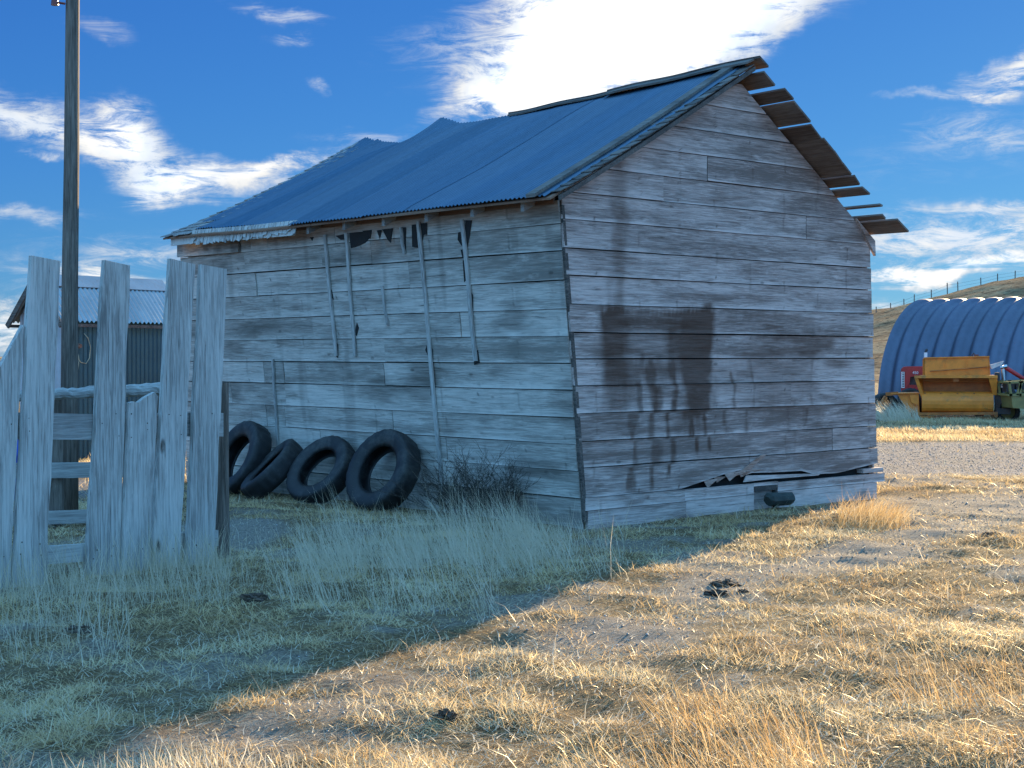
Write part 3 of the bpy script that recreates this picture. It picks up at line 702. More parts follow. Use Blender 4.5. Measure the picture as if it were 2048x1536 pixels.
# end rafter on the gable (right) and its tail
er = MB()
er.prism([(XE - .36, -.06, ZE + .19), (XE + .02, -.06, ZE - .06), (XE + .03, -.06, ZE - .24), (XE - .07, -.06, ZE - .13)], (0, .035, 0), tone=.1)
er.build('rafter', M['wood_x'], barn)
for px in (645, 718, 798, 885, 978, 1080):
    v, z = on_long(px, 440); z = float(roofz(-.3, v))
    e = MB(); e.prism([(-.42, v, float(roofz(-.42, v)) - .008), (.0, v, float(roofz(0., v)) - .008), (.0, v, float(roofz(0, v)) - .14), (-.42, v, float(roofz(-.42, v)) - .12)], (0, .05, 0), tone=.4)
    e.build('rafter_tail', M['wood_trim'], barn)
fb = MB(); 
board(fb, lambda v, z, o: (xl(3.1) - .035 - o, v, z), .05, 5.1, 3.13, lambda v: float(roofz(-.24, v)) - .01, .05, .01, .1, None, lambda u, z: np.full_like(u, .55) * (.4 + .9 * fbm(u * 4, z * 9, 3, 71)), rows=3)
fb.build('frieze_board', M['wood_dark'], barn)
ef = MB()
board(ef, lambda v, z, o: (-.47 - o, v, z), 4.2, 7.0, lambda v: float(roofz(-.47, v)) - .10, lambda v: float(roofz(-.47, v)) - .0, .05, .0, .8, None, rows=2)
ef.build('fascia_board', M['wood_z'], barn)
eb = MB()
vq, _ = on_long(480, 485)
board(eb, lambda v, z, o: (xl(3.1) - .03 - o, v, z), 5.7, ye(3.0) + .02, 2.945, 3.13, .04, .02, -.2, lambda u, z: .5 * sstep(fbm(u * 4, z * 4, 3, 73), .4, .6), rows=3)
eb.build('plate_board', M['wood_y'], barn)
# ---------------------------------------------------------------- tyres
def tyre(Rr, W, n_axis, pos_px, label, wall_off, seed):
    k = Rr / .47; g = W / .28
    prof = [(.262, -.085), (.30, -.118), (.38, -.14), (.43, -.136), (.458, -.115), (.466, -.06), (.47, 0), (.466, .06), (.458, .115), (.43, .136), (.38, .14), (.30, .118), (.262, .085), (.275, .07), (.38, .115), (.44, .07), (.447, 0), (.44, -.07), (.38, -.115), (.275, -.07)]
    prof = [(r * k, h * g) for r, h in prof]
    mb = MB(); mb.lathe(prof, 96, True, fn=lambda r, h, q: r - (.007 if (r > .452 * k and (q // 2) % 2 == 0) else 0))
    n = Vector(n_axis).normalized()
    cz = Rr * math.sqrt(max(0, 1 - n.z ** 2)) + W / 2 * abs(n.z) - .06
    # offset from wall: back edge touches the wall plane
    nw = -dG     # wall outward normal (world)
    reach = Rr * math.sqrt(max(0, 1 - n.dot(nw) ** 2)) + W / 2 * abs(n.dot(nw)) + .01 + wall_off
    zt = cz + Rr * .3
    p = hit(pos_px, 950, O + dG * xl(zt) + nw * reach, dG)
    o = mb.build('tyre', M['rubber'], smooth=True, loc=(p.x, p.y, cz + float(gz(p.x, p.y))))
    o.rotation_euler = (Quaternion(n.to_track_quat('Z', 'Y')) @ Quaternion((0, 0, 1), seed)).to_euler()
    me = o.data
    tag(o, label, 'tyre', 'old tyres leaning against the barn')
    return o
tyre(.48, .26, (-.62, -.66, .42), 766, 'black tyre standing most upright, rightmost of the four at the barn wall', .0, .3)
tyre(.45, .23, (-.52, -.60, .62), 643, 'black tyre leaning back between the upright tyre and the nearly edge-on tyre', .0, .7)
tyre(.44, .25, (-.66, -.20, .70), 545, 'black tyre tipped far over showing a thin slit of its hole', .05, 1.1)
tyre(.49, .26, (-.70, -.55, .42), 482, 'black tyre partly hidden behind the round end post of the plank fence', .05, 1.9)
# ---------------------------------------------------------------- plank fence (foreground left)
FA = Vector((-3.37, 11.0, 0)); FB = Vector((-2.42, 12.35, 0)); fd = (FB - FA).normalized(); fn = Vector((fd.y, -fd.x, 0)); 
if fn.y > 0: fn = -fn
fence = tag(empty('plank_fence', FA, math.atan2(fd.y, fd.x)), 'tall uneven upright grey planks nailed to rails in long grass left of the barn', 'fence')
def FL(px, py, off=0.):
    p = hit(px, py, FA + fn * off, fn) - FA
    return Vector((p.dot(fd), p.dot(Vector((-fd.y, fd.x, 0))), p.z))
planks = [([(-32, 775), (0, 735), (47, 650)], [(18, 1195), (-48, 1195)]),
          ([(64, 511), (121, 522)], [(92, 1175), (27, 1180)]),
          ([(210, 520), (260, 531)], [(238, 1160), (172, 1165)]),
          ([(258, 806), (268, 803), (276, 806), (290, 795), (303, 788), (310, 784), (316, 793)], [(298, 1150), (243, 1155)]),
          ([(341, 517), (391, 529)], [(358, 1145), (303, 1150)]),
          ([(403, 529), (454, 538)], [(427, 1130), (374, 1135)])]
for i, (top, bot) in enumerate(planks):
    mb = MB(); a = FL(*top[0], .04 + .02 * (i % 2)); pts = [FL(x, y, .04 + .02 * (i % 2)) for x, y in top + bot]
    # subdivided sides for an uneven edge
    L0, L1 = pts[-1], pts[0]; R0, R1 = pts[-2], pts[len(top) - 1]; poly = []
    n = 12; rr = random.Random(i)
    for k in range(len(top)): poly.append(pts[k])
    for k in range(1, n): poly.append(R1.lerp(R0, k / n) + Vector((rr.uniform(-.007, .007), 0, 0)))
    poly += [R0, L0]
    for k in range(1, n): poly.append(L0.lerp(L1, k / n) + Vector((rr.uniform(-.007, .007), 0, 0)))
    mb.prism(poly, (0, .038, 0), tone=rr.uniform(-.15, .6) + i * .01)
    for ry in (838, 868, 1095, 1112):
        xs_ = [x for x, y in (top[0], top[-1])]; f_ = (ry - 525) / 620
        xa_ = top[0][0] + (bot[-1][0] - top[0][0]) * f_; xb_ = top[-1][0] + (bot[0][0] - top[-1][0]) * f_
        if i == 0: xa_ = -20
        for u_ in (.25, .75):
            if rr.random() < .3: continue
            c_ = FL(xa_ + (xb_ - xa_) * (u_ + rr.uniform(-.08, .08)), ry + rr.uniform(-11, 11), .041 + .02 * (i % 2))
            mb.tube([c_ + Vector((0, .004, 0)), c_ + Vector((0, -.002, 0))], rr.uniform(.003, .006), 7, stain=.9)
    mb.build('plank', M['wood_z'], fence)
def hrail(p, q, h, off, name='rail', parent=fence, mat='wood_rail', th=.04, tone=.2):
    a = FL(p[0], p[1], off); b = FL(q[0], q[1], off); mb = MB(); n = 10; vs = []; ph = random.random() * 9
    for k in range(n + 1):
        c = a.lerp(b, k / n) + Vector((0, 0, .008 * math.sin(k * .9 + ph)))
        vs += [c + Vector((0, 0, h / 2)), c + Vector((0, 0, -h / 2)), c + Vector((0, th, -h / 2)), c + Vector((0, th, h / 2))]
    mb.add(vs, [(i * 4 + j, i * 4 + (j + 1) % 4, i * 4 + 4 + (j + 1) % 4, i * 4 + 4 + j) for i in range(n) for j in range(4)] + [(0, 3, 2, 1), (n * 4, n * 4 + 1, n * 4 + 2, n * 4 + 3)], tone=tone)
    return mb.build(name, M[mat], parent)
hrail((-40, 855), (447, 850), .19, -.002); hrail((-40, 1125), (437, 1076), .13, -.002, tone=.5)
a = FL(444, 765, -.09); pm = MB(); pm.tube([(a.x, a.y, -.1), (a.x, a.y, .5), (a.x + .004, a.y, 1.0), (a.x + .006, a.y, a.z)], [.062, .058, .055, .052], 12, wob=.05, tone=-.1)
pm.build('post', M['pole'], fence)
# ---------------------------------------------------------------- corral fence behind it
CA = Vector((-5.6, 14.6, 0)); CB = Vector((-3.3, 15.3, 0)); cd = (CB - CA).normalized()
corral = tag(empty('corral_fence', CA, math.atan2(cd.y, cd.x)), 'low corral fence with a peeled log top rail and board rails behind the tall planks', 'fence')
cn = Vector((cd.y, -cd.x, 0))
def CLp(px, py, off=0.):
    p = hit(px, py, CA + cn * off, cn) - CA
    return Vector((p.dot(cd), p.dot(Vector((-cd.y, cd.x, 0))), p.z))
lg = MB(); a = CLp(-20, 795, .12); b = CLp(338, 777, .12); n = 40
lg.tube([a.lerp(b, k / n) + Vector((0, 0, .006 * math.sin(k * .9))) for k in range(n + 1)], [.05 + .012 * k / n + random.uniform(-.004, .004) for k in range(n + 1)], 12, wob=.13, tone=-.1)
lg.build('log_rail', M['wood_rail'], corral)
for (p, q, h) in [((-20, 942), (345, 938), .15), ((-20, 1040), (345, 1026), .13)]:
    a = CLp(*p); b = CLp(*q); mb = MB(); mb.beam(a, b, .035, h, tone=.1); mb.build('rail', M['wood_rail'], corral)
for px in (112, 306):
    a = CLp(px, 785, -.12); mb = MB(); mb.tube([(a.x, a.y, -.1), (a.x, a.y, .7), (a.x, a.y, a.z)], [.075, .07, .068], 10, wob=.06, tone=.1); mb.build('post', M['pole'], corral)
# ---------------------------------------------------------------- utility pole
pr = hit(139, 900, (0, 15.9, 0), (0, 1, 0)); pole = tag(empty('utility_pole', (pr.x, pr.y, 0)), 'tall weathered round wooden pole rising out of the frame behind the planks', 'utility pole')
mb = MB(); mb.tube([(0, 0, -.2), (0, 0, 1.2), (.005, 0, 2.4), (.02, 0, 3.6), (.03, 0, 5), (.05, 0, 7.2)], [.092, .088, .084, .077, .07, .062], 20, wob=.03); mb.build('shaft', M['pole'], pole, smooth=True)
mb = MB(); mb.tube([(-.03, -.05, 5.27), (-.16, -.07, 5.29)], .012, 6); mb.tube([(-.13, -.07, 5.25), (-.13, -.07, 5.38)], [.04, .03], 10); mb.build('insulator', simple('brown_porcelain', (.18, .03, .02), .3), pole)
mb = MB(); mb.tube([(-.13, -.07, 5.42), (-3, -2.2, 5.75), (-8, -6, 6.5)], .004, 5); mb.build('wire', M['iron'], pole)
# ---------------------------------------------------------------- small corrugated shed
SD = 24.0; az_s = R(35); ds = Vector((math.sin(az_s), math.cos(az_s), 0)); dg2 = Vector((-math.cos(az_s), math.sin(az_s), 0))
S0 = Vector(((127 - 1024) / F * SD, SD, 0)); shed = tag(empty('corrugated_shed', S0, math.atan2(ds.y, ds.x)), 'small corrugated iron shed with pitched roof seen behind the planks and pole', 'shed')
SL, SW, SH, SR = 2.35, 1.05, 2.30, 2.90     # length, width, eave, ridge
def corr(a, b, z0, z1, pitch, amp, nrm, mb, ztop=None):
    a = Vector(a); b = Vector(b); L = (b - a).length; n = int(L / pitch * 6); nrm = Vector(nrm); vs = []
    for k in range(n + 1):
        t = k / n; p = a.lerp(b, t) + nrm * amp * math.cos(2 * math.pi * L * t / pitch); zt = ztop(t) if ztop else z1
        vs += [(p.x, p.y, z0), (p.x, p.y, zt)]
    mb.add(vs, [(2 * k, 2 * k + 2, 2 * k + 3, 2 * k + 1) for k in range(n)])
mb = MB(); corr((0, 0, 0), (SL, 0, 0), 0, SH, .09, .012, (0, -1, 0), mb); corr((SL, SW, 0), (0, SW, 0), 0, SH, .05, .008, (0, 1, 0), mb)
corr((SL, 0, 0), (SL, SW, 0), 0, SH, .05, .008, (1, 0, 0), mb, lambda t: SH + (SR - SH) * (1 - abs(2 * t - 1))); mb.build('side_wall', M['shedmetal'], shed, smooth=True)
mb = MB(); corr((0, SW, 0), (0, 0, 0), 0, SH, .09, .012, (-1, 0, 0), mb, lambda t: SH + (SR - SH) * (1 - abs(2 * t - 1)) - .02); mb.build('gable_wall', M['shedwhite'], shed, smooth=True)
mb = MB()
for (y0, y1, s) in ((-.12, SW / 2, 1), (SW + .12, SW / 2, -1)):
    za = SH - .12 * (SR - SH) / (SW / 2) + .02; zb = SR + .02; n = int((SL + .25) / .09 * 6); vs = []
    for k in range(n + 1):
        x = -.14 + (SL + .28) * k / n; w_ = .018 * math.cos(2 * math.pi * x / .09)
        vs += [(x, y0, za + w_), (x, y1, zb + w_)]
    mb.add(vs, [(2 * k, 2 * k + 2, 2 * k + 3, 2 * k + 1) for k in range(n)])
mb.build('roof', M['shedroof'], shed, smooth=True)
mb = MB()
for s in (1, -1):
    y0 = SW / 2; y1 = SW / 2 - s * .17; mb.prism([(-.16, y0, SR + .04), (SL + .15, y0, SR + .04), (SL + .15, y1, SR + .04 - .17 * .6 / .525 * 1.), (-.16, y1, SR + .04 - .17 * .6 / .525)], (0, 0, .006))
mb.build('ridge_cap', M['shedroof'], shed)
mb = MB()
for s, y0 in ((1, -.14), (-1, SW + .14)):
    z0 = SH - .14 * .6 / .525; mb.beam((-.15, y0, z0 - .03), (-.15, SW / 2, SR - .03), .03, .09, tone=0.)
    mb.beam((-.15, y0, z0 - .02), (SL + .14, y0, z0 - .02), .02, .05)
mb.build('barge_board', M['wood_dark'], shed)
cbl = empty('hanging_cable', (0, 0, 0)); tag(cbl, 'loop of pale cable hanging on the dark shed wall beside the pole', 'cable')
cbp = []
for (x, y) in [(168, 667), (176, 676), (181, 694), (179, 716), (172, 727), (162, 725), (153, 714), (151, 700), (153, 690)]:
    cbp.append(hit(x, y, S0 - dg2 * .03, dg2))
mb = MB(); mb.tube(cbp, .008, 6); mb.tube([cbp[-1], hit(158, 720, S0 - dg2 * .03, dg2), hit(152, 775, S0 - dg2 * .03, dg2)], .006, 5); mb.build('cable', M['cable'], cbl, smooth=True)
mb = MB(); q = hit(155, 692, S0 - dg2 * .06, dg2); mb.tube([q, q - dg2 * .08], [.045, .03], 10); mb.build('plug', simple('brown_plug', (.25, .12, .08), .6), cbl)
# blue barrel behind the corral
bp = hit(22, 910, (0, 17.6, 0), (0, 1, 0)); mb = MB(); mb.lathe([(0, 0), (.22, 0), (.235, .02), (.24, .2), (.25, .22), (.24, .24), (.245, .5), (.255, .52), (.245, .54), (.235, .82), (.2, .85), (0, .84)], 32, False)
tag(mb.build('barrel', M['bluep'], smooth=True, loc=(bp.x, 17.6, 0)), 'blue plastic barrel glimpsed between the leftmost planks', 'barrel')
# ---------------------------------------------------------------- quonset
azq = R(40); perp = Vector((math.sin(azq), math.cos(azq), 0)); axq = Vector((math.cos(azq), -math.sin(azq), 0))
Q0 = Vector(((1757 - 1024) / F * 50, 50, 0)); RQ = 3.52
quon = tag(empty('quonset_hut', Q0, math.atan2(axq.y, axq.x)), 'large rounded galvanised metal arch building with deep ribs beyond the gravel', 'building')
mb = MB(); na = 56; per = 12; LQ = 17.; PIT = .615; nx_ = int(LQ / PIT * per); vs = []
for i in range(nx_ + 1):
    x = LQ * i / nx_; c = math.cos(2 * math.pi * x / PIT); prof = .07 * math.copysign(abs(c) ** .55, c)
    for j in range(na + 1):
        th = math.pi * j / na; r_ = RQ + prof
        vs.append((x, RQ - r_ * math.cos(th), r_ * math.sin(th) * 1.0))
mb.add(vs, [(i * (na + 1) + j, (i + 1) * (na + 1) + j, (i + 1) * (na + 1) + j + 1, i * (na + 1) + j + 1) for i in range(nx_) for j in range(na)])
mb.build('arch_shell', M['quonset'], quon, smooth=True)
mb = MB(); pl = [(.12, RQ - RQ * math.cos(math.pi * j / 24) * .97, RQ * .97 * math.sin(math.pi * j / 24)) for j in range(25)]; mb.prism(pl, (.04, 0, 0)); mb.build('end_wall', M['quonset'], quon)
# ---------------------------------------------------------------- bale processor (yellow implement)
BD = 40.0
def at(px, py, Y): return Vector(((px - 1024) / F * Y, Y, CAMZ + (HY - py) / F * Y))
b0 = at(1907, 842, BD); bale = tag(empty('bale_processor', (b0.x, BD, 0), R(-14)), 'faded yellow bale processor with a rounded discharge drum parked on the dry grass', 'farm machine')
def BL(px, py, dy=0.): p = at(px, py, BD); return Vector((p.x - b0.x, dy, p.z))
def wheel(name, r_, w_, p, parent, rimm='yellow_dark', rz=0):
    g = MB(); k = r_ / .47; prof = [(.262, -.085), (.30, -.118), (.40, -.13), (.458, -.105), (.47, 0), (.458, .105), (.40, .13), (.30, .118), (.262, .085)]
    RM = Matrix.Rotation(R(90), 3, 'X'); RM = Matrix.Rotation(rz, 3, 'Z') @ RM
    g.lathe([(a * k, b * w_ / .26) for a, b in prof], 40, True, M=RM, fn=lambda r, h, q: r - (.012 if r > .45 * k and q % 2 else 0)); t_ = g.build('tyre', M['rubber'], None, True)
    h = MB(); h.lathe([(0, -.03), (.08 * k, -.05), (.1 * k, -.02), (.24 * k, 0), (.27 * k, -.07), (.27 * k, .07), (.1 * k, .03), (0, .03)], 24, False, M=RM); rim = h.build('rim', M[rimm], None, True)
    whl = empty('wheel', p); whl.parent = parent; t_.parent = whl; rim.parent = whl
    return whl
mb = MB()   # tub: upper panels
p = [BL(1850, 716), BL(1978, 713), BL(1980, 750), BL(1850, 752)]
mb.prism([v + Vector((0, .55, 0)) for v in p], (0, .03, 0))
mb.prism([BL(1850, 716, .55), BL(1850, 752, .55), BL(1852, 790, 2.0), BL(1852, 716, 2.3)], (.03, 0, 0)); mb.prism([BL(1978, 713, .55), BL(1978, 752, .55), BL(1976, 790, 2.0), BL(1972, 713, 2.3)], (-.03, 0, 0))
mb.prism([v + Vector((0, 2.2, 0)) for v in [BL(1850, 718), BL(1975, 716), BL(1975, 800), BL(1850, 800)]], (0, .03, 0))
mb.beam(BL(1850, 716, .53), BL(1978, 713, .53), .05, .03)
for px in (1892, 1934): mb.beam(BL(px, 716, .535), BL(px, 750, .535), .02, .02, up=(0, 1, 0))
mb.build('tub', M['yellow'], bale)
mb = MB(); mb.prism([BL(1831, 753, .0), BL(1991, 752, 0.), BL(1986, 750, .55), BL(1845, 751, .55)], (0, 0, -.03)); mb.beam(BL(1831, 754, -.02), BL(1991, 753, -.02), .04, .07)
mb.prism([BL(1831, 753, 0), BL(1846, 795, .12), BL(1850, 795, .5), BL(1846, 753, .55)], (.02, 0, 0)); mb.prism([BL(1991, 752, 0), BL(1983, 792, .12), BL(1981, 795, .5), BL(1986, 752, .55)], (-.02, 0, 0))
mb.prism([BL(1831, 755, -.01), BL(1838, 755, -.01), BL(1851, 795, .1), BL(1845, 797, .1)], (0, .02, 0)); mb.prism([BL(1991, 755, -.01), BL(1974, 755, -.01), BL(1983, 790, .1), BL(1990, 790, .1)], (0, .02, 0))
mb.build('discharge_hood', M['yellow'], bale)
mb = MB(); mb.prism([v + Vector((0, .5, 0)) for v in [BL(1846, 755), BL(1984, 755), BL(1984, 800), BL(1846, 800)]], (0, .03, 0)); mb.build('inner_panel', M['yellow_dark'], bale)
mb = MB(); n = 14; prof = []
for k in range(n + 1):
    t = R(-25 + 155 * k / n); prof.append((.33 - .30 * math.cos(R(90) - t) , .44 + .27 * math.sin(t - R(30)) ))
prof = [(.42, .70), (.33, .71), (.22, .70), (.12, .66), (.05, .58), (.02, .48), (.02, .38), (.04, .28), (.09, .21), (.17, .17)]
xa, xb = BL(1846, 800).x, BL(1984, 800).x; vs = []
for x in np.linspace(xa, xb, 12): vs += [(x, y, z) for y, z in prof]
m_ = len(prof); mb.add(vs, [(i * m_ + j, i * m_ + j + 1, (i + 1) * m_ + j + 1, (i + 1) * m_ + j) for i in range(11) for j in range(m_ - 1)])
for x in (xa, xb): mb.add([(x, y, z) for y, z in prof] + [(x, .42, .17)], [tuple(range(m_ + 1))])
mb.build('drum_cover', M['yellow'], bale, smooth=False)
mb = MB()
for px in (1852, 1883, 1915, 1947): q = BL(px, 787, .2); mb.tube([q, q + Vector((0, -.10, .0))], .022, 8)
for px in (1867, 1899, 1931): q = BL(px, 765, .47); mb.box(q, (.09, .05, .05))
q = BL(1912, 759, .1); mb.box(q, (.14, .1, .11)); mb.tube([BL(1848, 761, .1), BL(1985, 758, .1)], .012, 6); mb.tube([BL(1850, 764, .2), BL(1985, 762, .2)], .012, 6)
mb.tube([BL(1862, 743, .5), BL(1974, 734, .5)], .016, 8)
mb.build('control_rod', M['yellow_dark'], bale)
mb = MB(); mb.beam(BL(1822, 829, .1), BL(1992, 826, .1), .12, .07); mb.beam(BL(1822, 833, 1.9), BL(1992, 830, 1.9), .12, .1); mb.beam(BL(1824, 834, .05), BL(1870, 835, .05), .06, .06)
for px in (1826, 1988): mb.beam(BL(px, 830, .05), BL(px, 830, 1.95), .1, .1)
mb.build('frame', M['yellow_dark'], bale)
mb = MB(); mb.prism([BL(1797, 788, .25), BL(1840, 787, .25), BL(1842, 834, .25), BL(1825, 834, .25)], (0, 1.3, 0)); mb.beam(BL(1785, 788, .2), BL(1842, 787, .2), .08, .02)
mb.prism([BL(1822, 790, .18), BL(1840, 790, .18), BL(1840, 812, .18), BL(1826, 806, .18)], (0, .04, 0)); mb.build('side_box', M['yellow'], bale)
mb = MB(); mb.beam(BL(1775, 795, .5), BL(1752, 835, .3), .08, .08); mb.beam(BL(1775, 790, .5), BL(1800, 788, .5), .09, .09); mb.beam(BL(1757, 832, .5), BL(1800, 832, 1.), .08, .08); mb.build('hitch', M['yellow_dark'], bale)
wheel('wheel', .40, .25, BL(1771, 818, .75), bale, rz=R(20)); wheel('wheel', .40, .25, BL(1962, 818, 1.6), bale, rz=R(90)); wheel('wheel', .40, .25, BL(1850, 818, 1.6), bale, rz=R(90))
mb = MB(); mb.beam(BL(1992, 745, .3), BL(1992, 825, .3), .12, .2, up=(0, 1, 0)); mb.beam(BL(1999, 760, .5), BL(2000, 825, .5), .1, .1, up=(0, 1, 0)); mb.box(BL(2003, 822, .3), (.35, .4, .15)); mb.box(BL(1998, 800, .2), (.16, .1, .2)); mb.build('gearbox', M['iron'], bale)
mb = MB(); mb.prism([BL(1978, 730, .3), BL(2005, 722, .3), BL(2001, 730, .3), BL(1982, 738, .3)], (0, .3, .0)); mb.build('side_shield', M['steel'], bale); mb = MB(); mb.tube([BL(1998, 735, .3), BL(2011, 732, .3)], .045, 10); mb.tube([BL(2003, 738, .35), BL(2006, 775, .35)], .05, 8); mb.box(BL(2004, 772, .3), (.14, .1, .09)); mb.build('steel_fitting', M['steel'], bale)
for k in range(5):
    mb = MB(); r0 = 9 + 3 * k
    mb.tube([BL(2000 + 2 * k, 770 + k, .25), BL(2005 + r0 * .7, 775, .2 - .02 * k), BL(2010 + r0, 792, .15), BL(2011 + r0 * .6, 806 + k, .15), BL(2006 + k, 808, .2), BL(2003, 795, .25)], .012, 6); mb.build('hydraulic_hose', M['iron'], bale, smooth=True)
mb = MB(); mb.tube([BL(1946, 712, 1.2), BL(1950, 706, 1.2), BL(1954, 712, 1.2)], .02, 6); mb.box(BL(1955, 712, 1.2), (.12, .1, .08)); mb.build('lamp_bracket', M['iron'], bale)
# ---------------------------------------------------------------- tractor behind it
TD = 44.0
t0 = at(1860, 830, TD); trac = tag(empty('red_tractor', (t0.x, TD, 0), R(-14)), 'red tractor with a white slotted grille, half hidden behind the yellow machine', 'tractor')
def TL(px, py, dy=0.): p = at(px, py, TD); return Vector((p.x - t0.x, dy, p.z))
mb = MB(); pr_ = [TL(1804, 785), TL(1803, 745), TL(1804, 738), TL(1808, 734), TL(1815, 733), TL(1880, 732), TL(1880, 752), TL(1838, 752), TL(1822, 754), TL(1818, 783)]
mb.prism(pr_, (0, .55, 0)); mb.prism([TL(1818, 770), TL(1880, 770), TL(1880, 786), TL(1815, 786)], (0, .5, 0)); mb.build('hood', M['red'], trac)
mb = MB(); mb.box(TL(1848, 764, .25), (.85, .3, .32)); mb.build('engine', M['iron'], trac)
g = MB(); g.box(TL(1807.5, 760, -.01), (.09, .02, .46)); gr = g.build('grille', M['white'], trac)
g = MB()
for k in range(9): g.box(TL(1808, 746 + k * 3.4, -.024), (.055, .012, .022))
s_ = g.build('grille_slot', M['iron'], gr)
mb = MB(); mb.tube([TL(1852, 735, .3), TL(1852, 705, .3)], .05, 12); mb.build('exhaust_stack', M['white'], trac); mb = MB(); mb.tube([TL(1852, 705, .3), TL(1853, 700, .3), TL(1856, 699, .3)], .035, 8); mb.build('rain_cap', M['iron'], trac)
wheel('wheel', .38, .2, TL(1822, 802, -.1), trac, 'red'); wheel('wheel', .38, .2, TL(1822, 802, .7), trac, 'red'); wheel('wheel', .72, .4, TL(1920, 779, -.35), trac, 'red'); wheel('wheel', .72, .4, TL(1920, 779, 1.), trac, 'red')
mb = MB(); mb.box(TL(1920, 745, .3), (.5, .5, .1)); mb.box(TL(1935, 735, .3), (.08, .5, .35)); mb.build('seat', M['iron'], trac)
mb = MB(); mb.box(TL(1890, 772, .25), (1.2, .35, .35)); mb.tube([TL(1890, 755, .27), TL(1897, 738, .27)], .02, 6); mb.lathe([(.17, -.01), (.19, 0), (.17, .01), (.16, 0)], 20, True, M=Matrix.Rotation(.5, 3, 'Y')); 
mb.build('chassis', M['iron'], trac)
cu = bpy.data.curves.new('badge_text', 'FONT'); cu.body = '450'; cu.size = .11; cu.extrude = .003
tmp = bpy.data.objects.new('tmp', cu); COL.objects.link(tmp); bpy.context.view_layer.update()
dg_ = bpy.context.evaluated_depsgraph_get(); me = bpy.data.meshes.new_from_object(tmp.evaluated_get(dg_)); COL.objects.unlink(tmp)
bd = bpy.data.objects.new('number_badge', me); COL.objects.link(bd); bd.parent = trac; q = TL(1826, 748, -.01); bd.location = q; bd.rotation_euler = (R(90), 0, 0); me.materials.clear(); me.materials.append(M['white'])
# ---------------------------------------------------------------- red auger tube and green implement at the right edge
RD = 42.
auger = tag(empty('red_auger', at(2040, 832, RD)), 'red sloping auger tube running down behind the yellow machine at the right edge', 'farm machine'); ao = Vector(auger.location); auger.location.z = 0; ao.z = 0
mb = MB(); mb.tube([at(2008, 733, RD) - ao, at(2075, 775, RD) - ao], .06, 12); mb.build('tube', M['red'], auger, smooth=True)
mb = MB(); mb.beam(at(2068, 771, RD) - ao, Vector((at(2068, 771, RD).x - ao.x, 0, 0)), .05, .05, up=(0, 1, 0)); mb.beam(at(2068, 771, RD + .5) - ao, Vector((at(2072, 771, RD).x - ao.x, .5, 0)), .05, .05, up=(0, 1, 0)); mb.beam(at(2068, 790, RD) - ao, at(2069, 790, RD + .5) - ao, .03, .03); mb.build('leg', M['red'], auger)
G0 = at(2050, 840, 39.); G0.z = 0; olive = tag(empty('green_implement', G0), 'olive green farm implement with an open frame cut off by the right edge', 'farm machine')
def GL(px, py, dy=0.): p = at(px, py, 39.); return Vector((p.x - G0.x, dy, p.z))
mb = MB(); mb.prism([GL(2022, 790), GL(2110, 786), GL(2110, 822), GL(2026, 816)], (0, .9, 0)); mb.build('box', M['olive'], olive)
mb = MB()
for (p, q) in [((2018, 765), (2110, 760)), ((2018, 765), (2022, 792)), ((2040, 762), (2040, 792)), ((2034, 790), (2044, 762)), ((2070, 762), (2070, 792)), ((2018, 790), (2110, 788)), ((2110, 760), (2110, 790))]:
    mb.beam(GL(*p, 0.), GL(*q, .0), .06, .06, up=(0, 1, 0)); mb.beam(GL(*p, .9), GL(*q, .9), .06, .06, up=(0, 1, 0))
for p in ((2018, 765), (2110, 760), (2070, 762), (2018, 790)): mb.beam(GL(*p, -.03), GL(*p, .93), .05, .05)
mb.build('frame', M['olive'], olive)
mb = MB(); mb.box(GL(2030, 776, .5), (.2, .3, .22)); mb.box(GL(2052, 772, .5), (.25, .3, .2)); mb.build('engine', M['iron'], olive)
wheel('wheel', .33, .2, GL(2095, 826, -.12), olive, 'olive'); wheel('wheel', .33, .2, GL(2040, 826, 1.02), olive, 'olive')
# ---------------------------------------------------------------- wire fence on the hill
wf = tag(empty('hill_fence', (0, 0, 0)), 'thin post and wire fence along the crest of the dry hill', 'fence'); tops = []
for i, (px, h) in enumerate([(1752, 12), (1781, 11), (1808, 11), (1828, 14), (1863, 13), (1895, 17), (1916, 13), (1962, 9), (1995, 9), (2030, 9), (2070, 9)]):
    Y = 171.; x = (px - 1024) / F * Y; z = hillz(x, Y); mb = MB(); H = h / F * Y + .35
    mb.beam((x, Y, z - .6), (x + random.uniform(-.05, .05), Y, z + H), .09, .09, up=(0, 1, 0)); mb.build('post', M['pole'], wf); tops.append((x, Y, z + H * .8))
mb = MB(); mb.tube(tops, .012, 4); mb.tube([(a, b, c - .35) for a, b, c in tops], .012, 4); mb.build('wire', M['iron'], wf)
